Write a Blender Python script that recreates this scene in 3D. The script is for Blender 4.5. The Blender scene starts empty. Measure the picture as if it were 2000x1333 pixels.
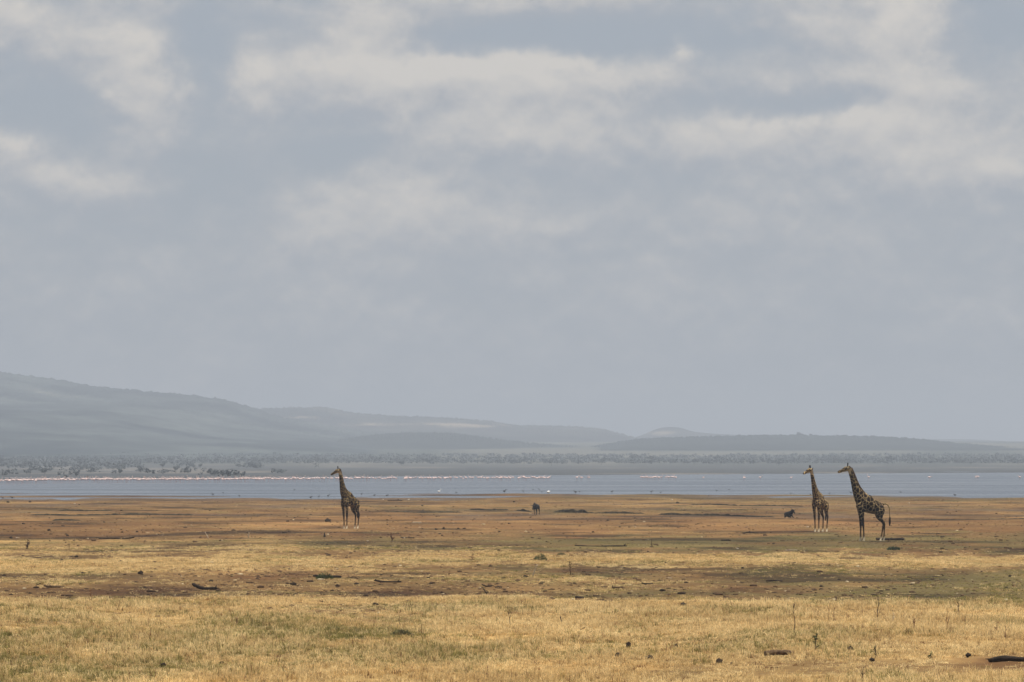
import bpy, bmesh, math, random
import numpy as np
from mathutils import Vector, Matrix, Euler

random.seed(7)
RNG = np.random.default_rng(11)
SC = bpy.context.scene
COL = SC.collection

# ------------------------------------------------------------------ camera, sky, sun, exposure
F = 200.0 / 36.0 * 2000.0      # focal length in photograph pixels (200 mm lens)
CAMH = 5.3                     # camera height above the plain
HOR = 897.0                    # photograph row of the true horizon
FH = F * CAMH

cam = bpy.data.cameras.new('camera')
cam.lens = 200.0
cam.sensor_width = 36.0
cam.clip_start = 0.5
cam.clip_end = 90000.0
cam.dof.use_dof = True
cam.dof.focus_distance = 330.0
cam.dof.aperture_fstop = 11.0
camo = bpy.data.objects.new('camera', cam)
COL.objects.link(camo)
camo.location = (0, 0, CAMH)
camo.rotation_euler = (math.radians(90) + math.atan((HOR - 666.5) / F), 0, 0)
SC.camera = camo

SUN_DIR = Vector((0.24, -0.05, 0.97)).normalized()    # from the ground towards the sun
sun = bpy.data.lights.new('sun', 'SUN')
sun.energy = 5.0
sun.angle = math.radians(0.53)
sun.color = (1.0, 0.95, 0.86)
suno = bpy.data.objects.new('sun', sun)
COL.objects.link(suno)
suno.rotation_euler = SUN_DIR.to_track_quat('Z', 'Y').to_euler()

SC.view_settings.view_transform = 'Standard'
SC.view_settings.look = 'None'
SC.view_settings.gamma = 1.0
SC.view_settings.use_curve_mapping = False
SC.view_settings.exposure = 0.10
SC.render.engine = 'CYCLES'
SC.cycles.use_denoising = True
SC.cycles.adaptive_threshold = 0.015
SC.cycles.max_bounces = 6
SC.cycles.diffuse_bounces = 2
SC.cycles.glossy_bounces = 2
SC.cycles.transmission_bounces = 2
SC.cycles.volume_bounces = 0
SC.cycles.transparent_max_bounces = 8

# ---- node helper
class NT:
    def __init__(self, tree):
        self.t = tree
        self.n = tree.nodes
        self.l = tree.links
    def node(self, typ, ins=None, **props):
        nd = self.n.new(typ)
        for k, v in props.items():
            setattr(nd, k, v)
        for k, v in (ins or {}).items():
            self.put(nd, k, v)
        return nd
    def put(self, nd, k, v):
        s = nd.inputs[k]
        if isinstance(v, bpy.types.NodeSocket):
            self.l.new(v, s)
        else:
            s.default_value = v
    def math(self, op, a, b=0.0, c=None, clamp=False):
        nd = self.n.new('ShaderNodeMath')
        nd.operation = op
        nd.use_clamp = clamp
        self.put(nd, 0, a)
        self.put(nd, 1, b)
        if c is not None:
            self.put(nd, 2, c)
        return nd.outputs[0]
    def mix(self, f, a, b, blend='MIX'):
        nd = self.n.new('ShaderNodeMix')
        nd.data_type = 'RGBA'
        nd.blend_type = blend
        nd.clamp_factor = True
        self.put(nd, 0, f)
        for i, v in ((6, a), (7, b)):
            if isinstance(v, tuple) and len(v) == 3:
                v = v + (1.0,)
            self.put(nd, i, v)
        return nd.outputs[2]
    def step(self, v, lo, hi, a=0.0, b=1.0):
        nd = self.n.new('ShaderNodeMapRange')
        nd.interpolation_type = 'SMOOTHSTEP'
        self.put(nd, 0, v)
        for i, q in ((1, lo), (2, hi), (3, a), (4, b)):
            self.put(nd, i, q)
        return nd.outputs[0]
    def noise(self, vec, scale, detail=4.0, rough=0.55, dist=0.0):
        nd = self.n.new('ShaderNodeTexNoise')
        if vec is not None:
            self.put(nd, 'Vector', vec)
        self.put(nd, 'Scale', scale)
        self.put(nd, 'Detail', detail)
        self.put(nd, 'Roughness', rough)
        self.put(nd, 'Distortion', dist)
        return nd

# ---- the sky: Nishita air with a broken layer of hazy cumulus over the whole dome
world = bpy.data.worlds.new('World')
SC.world = world
world.use_nodes = True
W = NT(world.node_tree)
for nd in list(W.n):
    W.n.remove(nd)
w_out = W.node('ShaderNodeOutputWorld')
w_bg = W.node('ShaderNodeBackground')
W.put(w_bg, 'Strength', 0.07)
sky = W.node('ShaderNodeTexSky')
sky.sky_type = 'NISHITA'
sky.sun_disc = False
sky.sun_elevation = math.asin(SUN_DIR.z)
sky.sun_rotation = math.atan2(SUN_DIR.x, SUN_DIR.y)
sky.altitude = 900.0
sky.air_density = 1.0
sky.dust_density = 2.0
sky.ozone_density = 1.0
w_tc = W.node('ShaderNodeTexCoord')
sep = W.node('ShaderNodeSeparateXYZ', {0: w_tc.outputs['Generated']})
az = W.math('ARCTAN2', sep.outputs[0], sep.outputs[1])
el = W.math('ARCSINE', sep.outputs[2])
BLOBS = [  # px, py, rx, ry, amount: the heaps and gaps in view
    (270, 200, 75, 95, .55), (285, 100, 45, 45, .25), (505, 155, 45, 55, .4), (720, 80, 110, 70, .6),
    (860, 150, 200, 45, .45), (1130, 165, 230, 38, .3), (1090, 10, 190, 38, .4), (1328, 108, 26, 20, .45),
    (1765, 40, 80, 70, .65), (1765, 200, 90, 45, .5), (1800, 305, 150, 60, .5), (1560, 60, 120, 55, .25),
    (30, 55, 80, 40, .4), (15, 300, 40, 32, .5), (150, 370, 220, 35, .3), (1110, 260, 240, 38, .35),
    (800, 400, 75, 55, .35), (655, 440, 60, 50, .3), (1480, 270, 160, 50, .25), (1080, 440, 130, 35, .25),
    (1960, 340, 60, 40, .4), (200, 60, 60, 40, .2),
    (1020, 80, 200, 32, -.6), (1930, 60, 90, 65, -.55), (110, 225, 130, 50, -.45), (650, 290, 170, 40, -.4),
    (1560, 205, 230, 22, -.4), (400, 120, 50, 120, -.3), (1500, 90, 90, 30, -.35), (420, 360, 110, 60, -.3),
]
def cloud_field(shift):
    """Cloud density in the direction looked at, raised by a shift (photograph pixels): heaps in view plus noise everywhere."""
    d = W.node('ShaderNodeVectorMath', {0: w_tc.outputs['Generated'], 1: (0.0, 0.0, shift / F)}, operation='ADD').outputs[0]
    warp = W.node('ShaderNodeSeparateXYZ', {0: W.noise(d, 60.0, 5.0, 0.6).outputs['Color']})
    u = W.math('ADD', W.math('MULTIPLY', az, F), W.math('MULTIPLY', W.math('SUBTRACT', warp.outputs[0], 0.5), 190.0))
    v = W.math('ADD', W.math('MULTIPLY_ADD', el, F, shift), W.math('MULTIPLY', W.math('SUBTRACT', warp.outputs[1], 0.5), 110.0))
    st = W.node('ShaderNodeVectorMath', {0: d, 1: (1.0, 1.0, 1.45)}, operation='MULTIPLY').outputs[0]
    f = None
    for scale, amp in ((20.0, .85), (60.0, 1.05), (200.0, .5)):
        n = W.math('MULTIPLY', W.math('SUBTRACT', W.noise(st, scale, 5.0, 0.55, 0.2).outputs['Fac'], 0.5), amp)
        f = n if f is None else W.math('ADD', f, n)
    for (bx, by, rx, ry, am) in BLOBS:
        du = W.math('DIVIDE', W.math('SUBTRACT', u, bx - 1000.0), rx * 1.1)
        dv = W.math('DIVIDE', W.math('SUBTRACT', v, HOR - by), ry * 1.1)
        r2 = W.math('MULTIPLY_ADD', du, du, W.math('MULTIPLY', dv, dv))
        f = W.math('MULTIPLY_ADD', W.math('EXPONENT', W.math('MULTIPLY', r2, -0.8)), am * 1.25, f)
    return f
f_here, f_above = cloud_field(0.0), cloud_field(22.0)
cover = W.step(f_here, -0.45, 0.45)
relief = W.math('MULTIPLY', W.math('SUBTRACT', f_here, f_above), 1.0)
bulk = W.math('MULTIPLY', W.step(f_here, -0.1, 0.9), 0.6)
light = W.math('ADD', W.math('ADD', relief, bulk), 0.26, clamp=True)
ccol = W.mix(light, (5.3, 5.6, 6.15), (9.1, 8.6, 7.95))
gap = W.mix(0.75, sky.outputs[0], (5.0, 5.5, 6.4))
skymix = W.mix(cover, gap, ccol)
W.l.new(skymix, w_bg.inputs['Color'])
W.l.new(w_bg.outputs[0], w_out.inputs['Surface'])

# ------------------------------------------------------------------ general helpers
def tag(o, label=None, cat=None, group=None, kind=None):
    if label: o['label'] = label
    if cat: o['category'] = cat
    if group: o['group'] = group
    if kind: o['kind'] = kind
    return o

def link(name, me, mat=None, parent=None):
    o = bpy.data.objects.new(name, me)
    COL.objects.link(o)
    if mat is not None and me is not None and not me.materials:
        me.materials.append(mat)
    if parent is not None:
        o.parent = parent
    return o

def mesh_np(name, verts, quads, smooth=True):
    me = bpy.data.meshes.new(name)
    verts = np.asarray(verts, np.float32)
    quads = np.asarray(quads, np.int32)
    k = quads.shape[1]
    me.vertices.add(len(verts))
    me.vertices.foreach_set('co', verts.ravel())
    me.loops.add(quads.size)
    me.loops.foreach_set('vertex_index', quads.ravel())
    me.polygons.add(len(quads))
    me.polygons.foreach_set('loop_start', np.arange(0, quads.size, k, dtype=np.int32))
    me.polygons.foreach_set('use_smooth', np.full(len(quads), smooth))
    me.update(calc_edges=True)
    return me

def vcol(me, name, rgb):
    a = me.attributes.new(name, 'FLOAT_COLOR', 'POINT')
    rgba = np.ones((len(rgb), 4), np.float32)
    rgba[:, :3] = rgb
    a.data.foreach_set('color', rgba.ravel())

def hash2(ix, iy, seed):
    h = (ix.astype(np.int64) * 374761393 + iy.astype(np.int64) * 668265263 + seed * 2147483647) & 0xffffffff
    h = ((h ^ (h >> 13)) * 1274126177) & 0xffffffff
    h = (h ^ (h >> 16)) & 0xffffffff
    return h / 4294967295.0

def vnoise(x, y, seed=0):
    ix = np.floor(x); iy = np.floor(y)
    fx = x - ix; fy = y - iy
    fx = fx * fx * (3 - 2 * fx); fy = fy * fy * (3 - 2 * fy)
    a = hash2(ix, iy, seed); b = hash2(ix + 1, iy, seed)
    c = hash2(ix, iy + 1, seed); d = hash2(ix + 1, iy + 1, seed)
    return (a + (b - a) * fx) * (1 - fy) + (c + (d - c) * fx) * fy

def fbm(x, y, seed=0, octs=4, gain=0.5):
    s = 0; a = 1.0; t = 0
    for i in range(octs):
        s = s + a * vnoise(x * 2 ** i + 13.7 * i, y * 2 ** i + 7.1 * i, seed + i)
        t += a
        a *= gain
    return s / t

def sstep(a, b, x):
    t = np.clip((x - a) / (b - a), 0, 1)
    return t * t * (3 - 2 * t)

def px2d(py):
    return FH / (py - HOR)

def gp(px, py):
    d = px2d(py)
    return ((px - 1000.0) * d / F, d)

def mat_new(name):
    m = bpy.data.materials.new(name)
    m.use_nodes = True
    T = NT(m.node_tree)
    for nd in list(T.n):
        T.n.remove(nd)
    out = T.node('ShaderNodeOutputMaterial')
    return m, T, out

def principled(T, out, col, rough=0.85, spec=0.3, **kw):
    b = T.node('ShaderNodeBsdfPrincipled')
    T.put(b, 'Base Color', col if not (isinstance(col, tuple) and len(col) == 3) else col + (1.0,))
    T.put(b, 'Roughness', rough)
    T.put(b, 'Specular IOR Level', spec)
    T.l.new(b.outputs[0], out.inputs['Surface'])
    return b

def noisy_mat(name, c0, c1, scale=8.0, rough=0.9, bump=0.3, spec=0.2, det=5.0):
    m, T, out = mat_new(name)
    tc = T.node('ShaderNodeTexCoord')
    n = T.noise(tc.outputs['Object'], scale, det, 0.6)
    col = T.mix(T.step(n.outputs['Fac'], 0.3, 0.7), c0, c1)
    b = principled(T, out, col, rough, spec)
    if bump:
        bp = T.node('ShaderNodeBump', {'Strength': bump, 'Distance': 0.03, 'Height': n.outputs['Fac']})
        T.l.new(bp.outputs[0], b.inputs['Normal'])
    return m

# ------------------------------------------------------------------ the plain
BANDS = [  # photograph row -> (dry grass, green growth, pale soil) at columns 0, 650, 1300, 2000
    (940, (.0, .1, .1), (.0, .1, .1), (.0, .1, .1), (.0, .1, .1)),
    (964, (.0, .1, .15), (.0, .1, .15), (.05, .3, .2), (.05, .3, .2)),
    (972, (.05, .1, .25), (.05, .1, .25), (.1, .5, .25), (.1, .5, .3)),
    (978, (.15, .2, .45), (.2, .2, .5), (.25, .4, .4), (.15, .4, .35)),
    (986, (.2, .1, .5), (.3, .1, .6), (.35, .2, .6), (.2, .2, .5)),
    (993, (.15, .3, .45), (.2, .4, .45), (.35, .35, .5), (.15, .3, .4)),
    (1000, (.25, .3, .4), (.1, .2, .4), (.25, .4, .4), (.15, .2, .4)),
    (1006, (.1, .2, .3), (.1, .1, .6), (.1, .15, .5), (.1, .2, .45)),
    (1013, (.3, .05, .75), (.1, .05, .85), (.05, .05, .8), (.1, .1, .55)),
    (1022, (.05, .05, .65), (.05, .05, .8), (.05, .0, .9), (.05, .1, .6)),
    (1033, (.05, .05, .6), (.1, .05, .8), (.1, .05, .85), (.1, .1, .7)),
    (1042, (.02, .05, .35), (.05, .1, .4), (.1, .3, .5), (.1, .4, .4)),
    (1052, (.05, .1, .25), (.08, .4, .25), (.1, .6, .3), (.1, .7, .3)),
    (1059, (.7, .2, .5), (.2, .5, .3), (.12, .6, .3), (.1, .7, .3)),
    (1064, (.7, .5, .5), (.35, .6, .35), (.15, .6, .3), (.1, .6, .3)),
    (1071, (.7, .2, .5), (.5, .3, .4), (.2, .6, .3), (.15, .6, .3)),
    (1078, (.4, .2, .4), (.35, .15, .35), (.2, .15, .4), (.2, .3, .4)),
    (1086, (.35, .1, .3), (.5, .15, .35), (.8, .25, .5), (.7, .1, .5)),
    (1096, (.85, .1, .6), (.95, .3, .5), (.9, .3, .5), (.95, .05, .6)),
    (1105, (.95, .15, .6), (.5, .1, .5), (.35, .2, .45), (.5, .1, .35)),
    (1113, (.9, .3, .6), (.3, .2, .4), (.2, .35, .3), (.2, .5, .3)),
    (1122, (.6, .35, .5), (.25, .3, .3), (.2, .4, .3), (.12, .7, .3)),
    (1135, (.35, .3, .35), (.35, .25, .35), (.3, .3, .35), (.15, .8, .3)),
    (1147, (.1, .1, .12), (.2, .15, .2), (.25, .35, .3), (.15, .85, .3)),
    (1160, (.12, .1, .1), (.15, .2, .12), (.2, .45, .25), (.25, .6, .3)),
    (1170, (.4, .15, .3), (.5, .2, .35), (.3, .4, .35), (.3, .5, .35)),
    (1178, (.65, .1, .5), (.75, .1, .5), (.5, .3, .4), (.4, .4, .4)),
    (1187, (.9, .1, .6), (.5, .4, .4), (.8, .2, .5), (.9, .2, .5)),
    (1196, (.95, .15, .6), (.5, .3, .35), (.9, .2, .6), (1., .15, .6)),
    (1206, (1., .2, .6), (.9, .2, .5), (1., .2, .6), (1., .15, .6)),
    (1225, (1., .5, .5), (1., .45, .5), (1., .2, .6), (1., .15, .6)),
    (1250, (1., .4, .5), (1., .45, .5), (1., .3, .6), (1., .12, .6)),
    (1280, (1., .65, .5), (1., .4, .5), (1., .2, .6), (.8, .1, .55)),
    (1297, (1., .65, .5), (1., .3, .5), (.55, .1, .5), (.12, .2, .35)),
    (1309, (1., .75, .5), (1., .2, .5), (.55, .15, .45), (.15, .4, .35)),
    (1322, (1., .6, .5), (1., .1, .5), (.95, .2, .6), (.85, .35, .5)),
    (1345, (1., .6, .5), (1., .2, .5), (1., .2, .6), (1., .3, .5)),
]
B_Y = np.array([b[0] for b in BANDS], float)
B_V = np.array([[c for c in b[1:]] for b in BANDS], float)      # rows x 4 columns x 3
B_X = np.array([0, 650, 1300, 2000], float)

def ground_masks(X, Y):
    d = np.maximum(Y, 20.0)
    px = X / d * F + 1000.0
    py = HOR + FH / d
    amp = np.clip((py - 960) / 90.0, 0.15, 1.0)
    py = py + amp * (26 * (fbm(px / 240, py / 60, 3, 3) - .5) + 17 * (fbm(px / 45, py / 12, 5, 4) - .5))
    row = np.interp(py, B_Y, np.arange(len(B_Y)))
    r0 = np.clip(np.floor(row).astype(int), 0, len(B_Y) - 2)
    fr = (row - r0)[:, None]
    cx = np.interp(np.clip(px, 0, 2000), B_X, np.arange(4))
    c0 = np.clip(np.floor(cx).astype(int), 0, 2)
    fc = (cx - c0)[:, None]
    fc = fc * fc * (3 - 2 * fc)
    val = (B_V[r0, c0] * (1 - fr) + B_V[r0 + 1, c0] * fr) * (1 - fc) + (B_V[r0, c0 + 1] * (1 - fr) + B_V[r0 + 1, c0 + 1] * fr) * fc
    a = fbm(X / 5.0, Y / 16.0, 21, 4) - .5
    b = fbm(X / 1.6, Y / 5.0, 22, 4) - .5
    c = fbm(X / 4.0, Y / 9.0, 23, 4) - .5
    e2 = fbm(X / 1.3, Y / 3.0, 24, 3) - .5
    s2 = fbm(X / 7.0, Y / 24.0, 25, 4) - .5
    g = np.clip(val[:, 0] + .75 * a + .45 * b, 0, 1)
    e = np.clip(val[:, 1] * 1.0 + .9 * c + .5 * e2 - .05, 0, 1)
    s = np.clip(val[:, 2] + .8 * s2 + .35 * b, 0, 1)
    return g, e, s

SH_X = np.array([-3000, 0, 300, 560, 900, 1000, 1080, 1300, 1400, 1700, 2000, 5000], float)
SH_Y = np.array([973, 973, 972.5, 972.5, 972.5, 968, 965, 966.5, 970, 968, 969.5, 969], float)
FS_X = np.array([-3000, 0, 600, 1000, 2000, 5000], float)
FS_Y = np.array([937, 937, 932, 928.5, 923, 921], float)
WATER_Z = -0.12

BARS = [(150, 968.5, 330, 1.3), (840, 964.5, 75, .55), (900, 967, 200, .5), (60, 960.5, 90, .45), (630, 956.5, 50, .35), (120, 961.5, 60, .4), (1000, 966.5, 110, .7), (1560, 967.2, 160, .6), (1300, 967.5, 120, .5), (20, 963.5, 70, .4)]

def ground_z(X, Y):
    X = np.asarray(X, float); Y = np.asarray(Y, float)
    r = np.hypot(X, Y)
    azm = np.arctan2(X, Y)
    d = np.maximum(r, 1.0)
    px = np.clip(np.tan(np.clip(azm, -1.2, 1.2)) * F + 1000.0, -200000, 200000)
    pxc = np.clip(px, -3000, 5000)
    sh = FH / (np.interp(pxc, SH_X, SH_Y) - HOR)
    fs = FH / (np.interp(pxc, FS_X, FS_Y) - HOR)
    py = HOR + FH / d
    z = 3.2 * (1 - sstep(5, 95, d))
    # gentle swells and small relief of the plain
    rel = (fbm(X / 14.0, Y / 26.0, 41, 4) - .5) * .26 + (fbm(X / 3.0, Y / 5.0, 43, 3) - .5) * .07
    z = z + rel * sstep(20, 90, d) * (1 - sstep(.80, .97, d / sh))
    # near shore down to the lake bed
    dip = sstep(.88, 1.12, d / sh)
    jag = (fbm(px / 120.0, d / 30.0, 47, 4) - .5) * .22 * np.exp(-((d / sh - 1) / .07) ** 2)
    bed = -0.24 * dip - .5 * sstep(1.1, 1.4, d / sh)
    for (bx, by, bw, bh) in BARS:
        bed = bed + .22 * np.exp(-((px - bx) / bw) ** 2 - ((py - by) / bh) ** 2)
    # far shore and the land beyond, climbing towards the hills
    up = sstep(.985, 1.03, d / fs)
    far = 0.0 + (fbm(X / 90.0, Y / 200.0, 51, 4) - .5) * .5 + 42.0 * sstep(3000, 12500, d)
    z = z + (bed + jag) * (1 - up)
    z = z * (1 - up) + far * up
    side = sstep(.9, 1.1, np.abs(azm))          # dry land away from the lake
    return z * (1 - side) + (3.2 * (1 - sstep(5, 95, d)) + 20 * sstep(3000, 15000, d)) * side

# polar sheet: fine where the photograph looks, coarse elsewhere, out to the horizon
d_rows = np.concatenate([[0.5], np.geomspace(2, 130, 40), FH / (np.arange(1342, 985, -0.9) - HOR), FH / (np.arange(985, 935, -0.5) - HOR),
                         FH / (np.arange(935, 904, -0.5) - HOR), np.geomspace(8600, 23500, 40)])
d_rows = np.unique(np.round(d_rows, 3))
az_fine = np.linspace(-0.135, 0.135, 670)
az_c = np.concatenate([np.linspace(-math.pi, -1.3, 10, endpoint=False), np.linspace(-1.3, -0.135, 24, endpoint=False)])
az_all = np.concatenate([az_c, az_fine, -az_c[1:][::-1]])
NA, ND = len(az_all), len(d_rows)
AZ, DD = np.meshgrid(az_all, d_rows)
GX = (DD * np.sin(AZ)).ravel(); GY = (DD * np.cos(AZ)).ravel()
GZ = ground_z(GX, GY)
ii = np.arange(ND - 1)[:, None] * NA + np.arange(NA - 1)[None, :]
q1 = np.stack([ii, ii + 1, ii + NA + 1, ii + NA], -1).reshape(-1, 4)
jj = np.arange(ND - 1) * NA
q2 = np.stack([jj + NA - 1, jj, jj + NA, jj + 2 * NA - 1], -1)
me = mesh_np('ground', np.stack([GX, GY, GZ], 1), np.concatenate([q1, q2])[:, ::-1])
SOIL_D = np.array((.052, .023, .008)); SOIL_P = np.array((.190, .100, .037))
STRAW = np.array((.42, .28, .105)); GREEN = np.array((.105, .082, .030))
MUD = np.array((.10, .072, .05))
g_, e_, s_ = ground_masks(GX, GY)
def ground_colour(g, e, s):
    c = SOIL_D + (SOIL_P - SOIL_D) * s[:, None]
    c = c + (STRAW - c) * (.6 * g)[:, None]
    return c + (GREEN - c) * (.85 * sstep(.15, .75, e))[:, None]
gc = ground_colour(g_, e_, s_)
streak = sstep(.52, .68, fbm(GX / 6.0, GY / 11.0, 71, 4)) * (1 - .7 * g_)
light = sstep(.58, .74, fbm(GX / 9.0, GY / 13.0, 72, 4))
gc = gc * (1 - .65 * streak + .45 * light)[:, None]
wet = sstep(-.0, -.11, GZ) * (GY > 500) * (GY < 1300)
gc = gc + (MUD - gc) * (wet * .85)[:, None]
# the land beyond the lake: mud greyed in colour to merge into the haze, pale sand, scrub further out
dist = np.hypot(GX, GY)
farm = sstep(1280, 1420, dist)
pale = sstep(.54, .72, fbm(GX / 60.0, GY / 330.0, 61, 3))
fcol = np.array((.062, .066, .070)) + (np.array((.125, .115, .105)) - np.array((.062, .066, .070))) * pale[:, None]
scrub = sstep(3200, 5200, dist)
sc2 = sstep(.4, .62, fbm(GX / 170.0, GY / 900.0, 63, 4))
scol = np.array((.115, .11, .085)) + (np.array((.05, .058, .045)) - np.array((.115, .11, .085))) * sc2[:, None]
fcol = fcol + (scol - fcol) * scrub[:, None]
gc = gc + (fcol - gc) * farm[:, None]
vcol(me, 'soil', gc)
m, T, out = mat_new('plain_soil')
at = T.node('ShaderNodeAttribute', attribute_name='soil')
geo = T.node('ShaderNodeNewGeometry')
na = T.noise(geo.outputs['Position'], 1.7, 6.0, 0.65)
nb = T.noise(geo.outputs['Position'], 9.0, 4.0, 0.6)
nc = T.noise(geo.outputs['Position'], 0.012, 5.0, 0.6)
k = T.math('MULTIPLY_ADD', T.math('SUBTRACT', na.outputs['Fac'], .5), 1.1, 1.0)
k = T.math('MULTIPLY', k, T.math('MULTIPLY_ADD', T.math('SUBTRACT', nb.outputs['Fac'], .5), .8, 1.0))
k = T.math('MULTIPLY', k, T.math('MULTIPLY_ADD', T.math('SUBTRACT', nc.outputs['Fac'], .5), .7, 1.0))
col = T.node('ShaderNodeVectorMath', {0: at.outputs['Color']}, operation='SCALE')
T.put(col, 'Scale', k)
b = principled(T, out, col.outputs[0], 0.95, 0.1)
hsum = T.math('ADD', na.outputs['Fac'], T.math('MULTIPLY', nb.outputs['Fac'], .5))
bp = T.node('ShaderNodeBump', {'Strength': 0.7, 'Distance': 0.08, 'Height': hsum})
T.l.new(bp.outputs[0], b.inputs['Normal'])
tag(link('ground', me, m), kind='structure')

# ------------------------------------------------------------------ the lake
la = np.linspace(-1.0, 1.0, 220)
ld = np.concatenate([np.linspace(560, 1000, 30), np.linspace(1020, 3200, 50)])
LA, LD = np.meshgrid(la, ld)
ii = np.arange(len(ld) - 1)[:, None] * len(la) + np.arange(len(la) - 1)[None, :]
q = np.stack([ii, ii + len(la), ii + len(la) + 1, ii + 1], -1).reshape(-1, 4)[:, ::-1]
me = mesh_np('lake_water', np.stack([(LD * np.sin(LA)).ravel(), (LD * np.cos(LA)).ravel(), np.full(LA.size, WATER_Z)], 1), q)
m, T, out = mat_new('lake_water')
geo = T.node('ShaderNodeNewGeometry')
mp = T.node('ShaderNodeMapping', {'Vector': geo.outputs['Position'], 'Scale': (.5, 1.0, 1.0)})
n1_ = T.noise(mp.outputs[0], 1.3, 3.0, 0.6)
mp2 = T.node('ShaderNodeMapping', {'Vector': geo.outputs['Position'], 'Scale': (.012, .035, 1.0)})
n2_ = T.noise(mp2.outputs[0], 1.0, 4.0, 0.6)
wind = T.step(n2_.outputs['Fac'], .38, .62)
b = principled(T, out, T.mix(wind, (.030, .044, .064), (.040, .053, .072)), T.step(wind, 0.0, 1.0, .17, .27), 0.5)
T.put(b, 'IOR', 1.33)
bp = T.node('ShaderNodeBump', {'Strength': 0.8, 'Distance': 0.14, 'Height': n1_.outputs['Fac']})
T.l.new(bp.outputs[0], b.inputs['Normal'])
tag(link('lake_water', me, m), kind='structure')

# ------------------------------------------------------------------ hills
def hill_mat(name, dark, mid, pale, scale, palebias):
    m, T, out = mat_new(name)
    geo = T.node('ShaderNodeNewGeometry')
    mp = T.node('ShaderNodeMapping', {'Vector': geo.outputs['Position'], 'Scale': (1.0, 0.45, 2.2)})
    a = T.noise(mp.outputs[0], scale, 6.0, 0.62)
    bb = T.noise(mp.outputs[0], scale * 7, 4.0, 0.6)
    at = T.node('ShaderNodeAttribute', attribute_name='bare')
    c = T.mix(T.step(a.outputs['Fac'], .38, .62), dark, mid)
    c = T.mix(T.math('MULTIPLY', T.step(bb.outputs['Fac'], .45, .6), .5), c, dark)
    pf = T.math('MULTIPLY', T.step(T.math('ADD', a.outputs['Fac'], at.outputs['Fac']), palebias, palebias + .25), 1.0)
    c = T.mix(pf, c, pale)
    principled(T, out, c, 0.95, 0.05)
    return m

def hill(name, crest, d, front, back, mat, seed, bare=None, foot=0.0, rough=1.0, treeline=0.0, rows=46):
    crest = sorted(crest)
    xs = np.array([c[0] for c in crest], float); ys = np.array([c[1] for c in crest], float)
    pxs = np.arange(xs[0], xs[-1] + 1, 1.6)
    # smooth interpolation of the crest line
    cy = np.interp(pxs, xs, ys)
    ker = np.hanning(25); ker /= ker.sum()
    cy = np.convolve(np.pad(cy, 12, mode='edge'), ker, mode='valid')
    X = (pxs - 1000) * d / F
    zc = CAMH + (HOR - cy) * d / F
    t = np.concatenate([np.linspace(-1, 0, rows), np.linspace(0, 1, 14)[1:]])
    P, TT = np.meshgrid(np.arange(len(pxs)), t)
    XX = X[P]
    base = foot
    prof = np.where(TT < 0, np.clip(1 + TT, 0, 1) ** 1.35, 1 - 0.9 * TT ** 2)
    YY = np.where(TT < 0, d + TT * front, d + TT * back)
    hz = np.maximum(zc[P] - base, 0.0)
    nz = (fbm(XX / 420.0, YY / 900.0, seed, 5) - .5) * np.sin(np.clip(1 + TT, 0, 1) * math.pi) * hz * .45 * rough
    ZZ = base + hz * prof + nz
    ZZ += treeline * (hash2(P, np.round(TT * 1000), seed + 9) ** 3) * (TT > -.25)
    ZZ = np.where((TT <= -1 + 1e-6), base - 12, ZZ)
    n = len(pxs)
    ii = np.arange(len(t) - 1)[:, None] * n + np.arange(n - 1)[None, :]
    q = np.stack([ii, ii + 1, ii + n + 1, ii + n], -1).reshape(-1, 4)
    me = mesh_np(name, np.stack([XX.ravel(), YY.ravel(), ZZ.ravel()], 1), q)
    bv = np.zeros(XX.size, np.float32)
    pyv = HOR - (ZZ.ravel() - CAMH) * F / YY.ravel(); pxv = 1000 + XX.ravel() * F / YY.ravel()
    for (bx, by, rx, ry, am) in (bare or []):
        bv += am * np.exp(-((pxv - bx) / rx) ** 2 - ((pyv - by) / ry) ** 2)
    a = me.attributes.new('bare', 'FLOAT', 'POINT')
    a.data.foreach_set('value', bv.astype(np.float32))
    return tag(link(name, me, mat), kind='structure')

HM1 = hill_mat('bushy_slope', (.004, .012, .016), (.075, .090, .082), (.34, .29, .21), .005, .64)
HM2 = hill_mat('escarpment_slope', (.015, .018, .016), (.08, .075, .06), (.36, .28, .2), .004, .68)
HM3 = hill_mat('wooded_ridge', (.012, .018, .018), (.028, .036, .032), (.10, .09, .07), .008, .85)
hill('far_hills', [(1500, 872), (1620, 864), (1700, 860.5), (1800, 858), (1900, 858.5), (2000, 864), (2200, 868), (2500, 860), (2900, 872)], 14500, 2500, 600, HM2, 101, foot=22)
hill('distant_hill', [(1180, 872), (1232, 857), (1258, 849), (1282, 837.5), (1300, 834.5), (1328, 835), (1350, 843), (1385, 847), (1445, 850), (1520, 858), (1600, 868)], 12600, 2000, 700, HM2, 102,
     bare=[(1290, 846, 50, 7, .35)], foot=22)
hill('escarpment', [(330, 806), (470, 801), (520, 799), (560, 797.5), (640, 797), (680, 806), (760, 813), (880, 817.5), (960, 823.5), (1000, 831), (1100, 833.5), (1170, 838), (1205, 846), (1235, 855), (1270, 864), (1330, 874)], 11600, 2600, 700, HM2, 103,
     bare=[(600, 815, 90, 16, .32), (700, 832, 60, 8, .24), (790, 830, 90, 5, .28), (930, 833, 90, 6, .36), (1040, 840, 40, 5, .2)], foot=20, treeline=4)
hill('left_hill', [(-700, 690), (-300, 702), (-120, 714), (0, 730), (60, 737), (120, 746), (180, 757), (240, 763), (300, 768.5), (380, 775), (430, 782), (465, 791), (500, 803), (550, 819), (610, 830), (680, 841), (760, 853), (850, 868), (930, 880), (1000, 892)], 9600, 4800, 1600, HM1, 104,
     bare=[(100, 765, 90, 14, .10), (390, 785, 70, 9, .12), (560, 860, 120, 12, .1)], foot=4, treeline=5)
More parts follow.
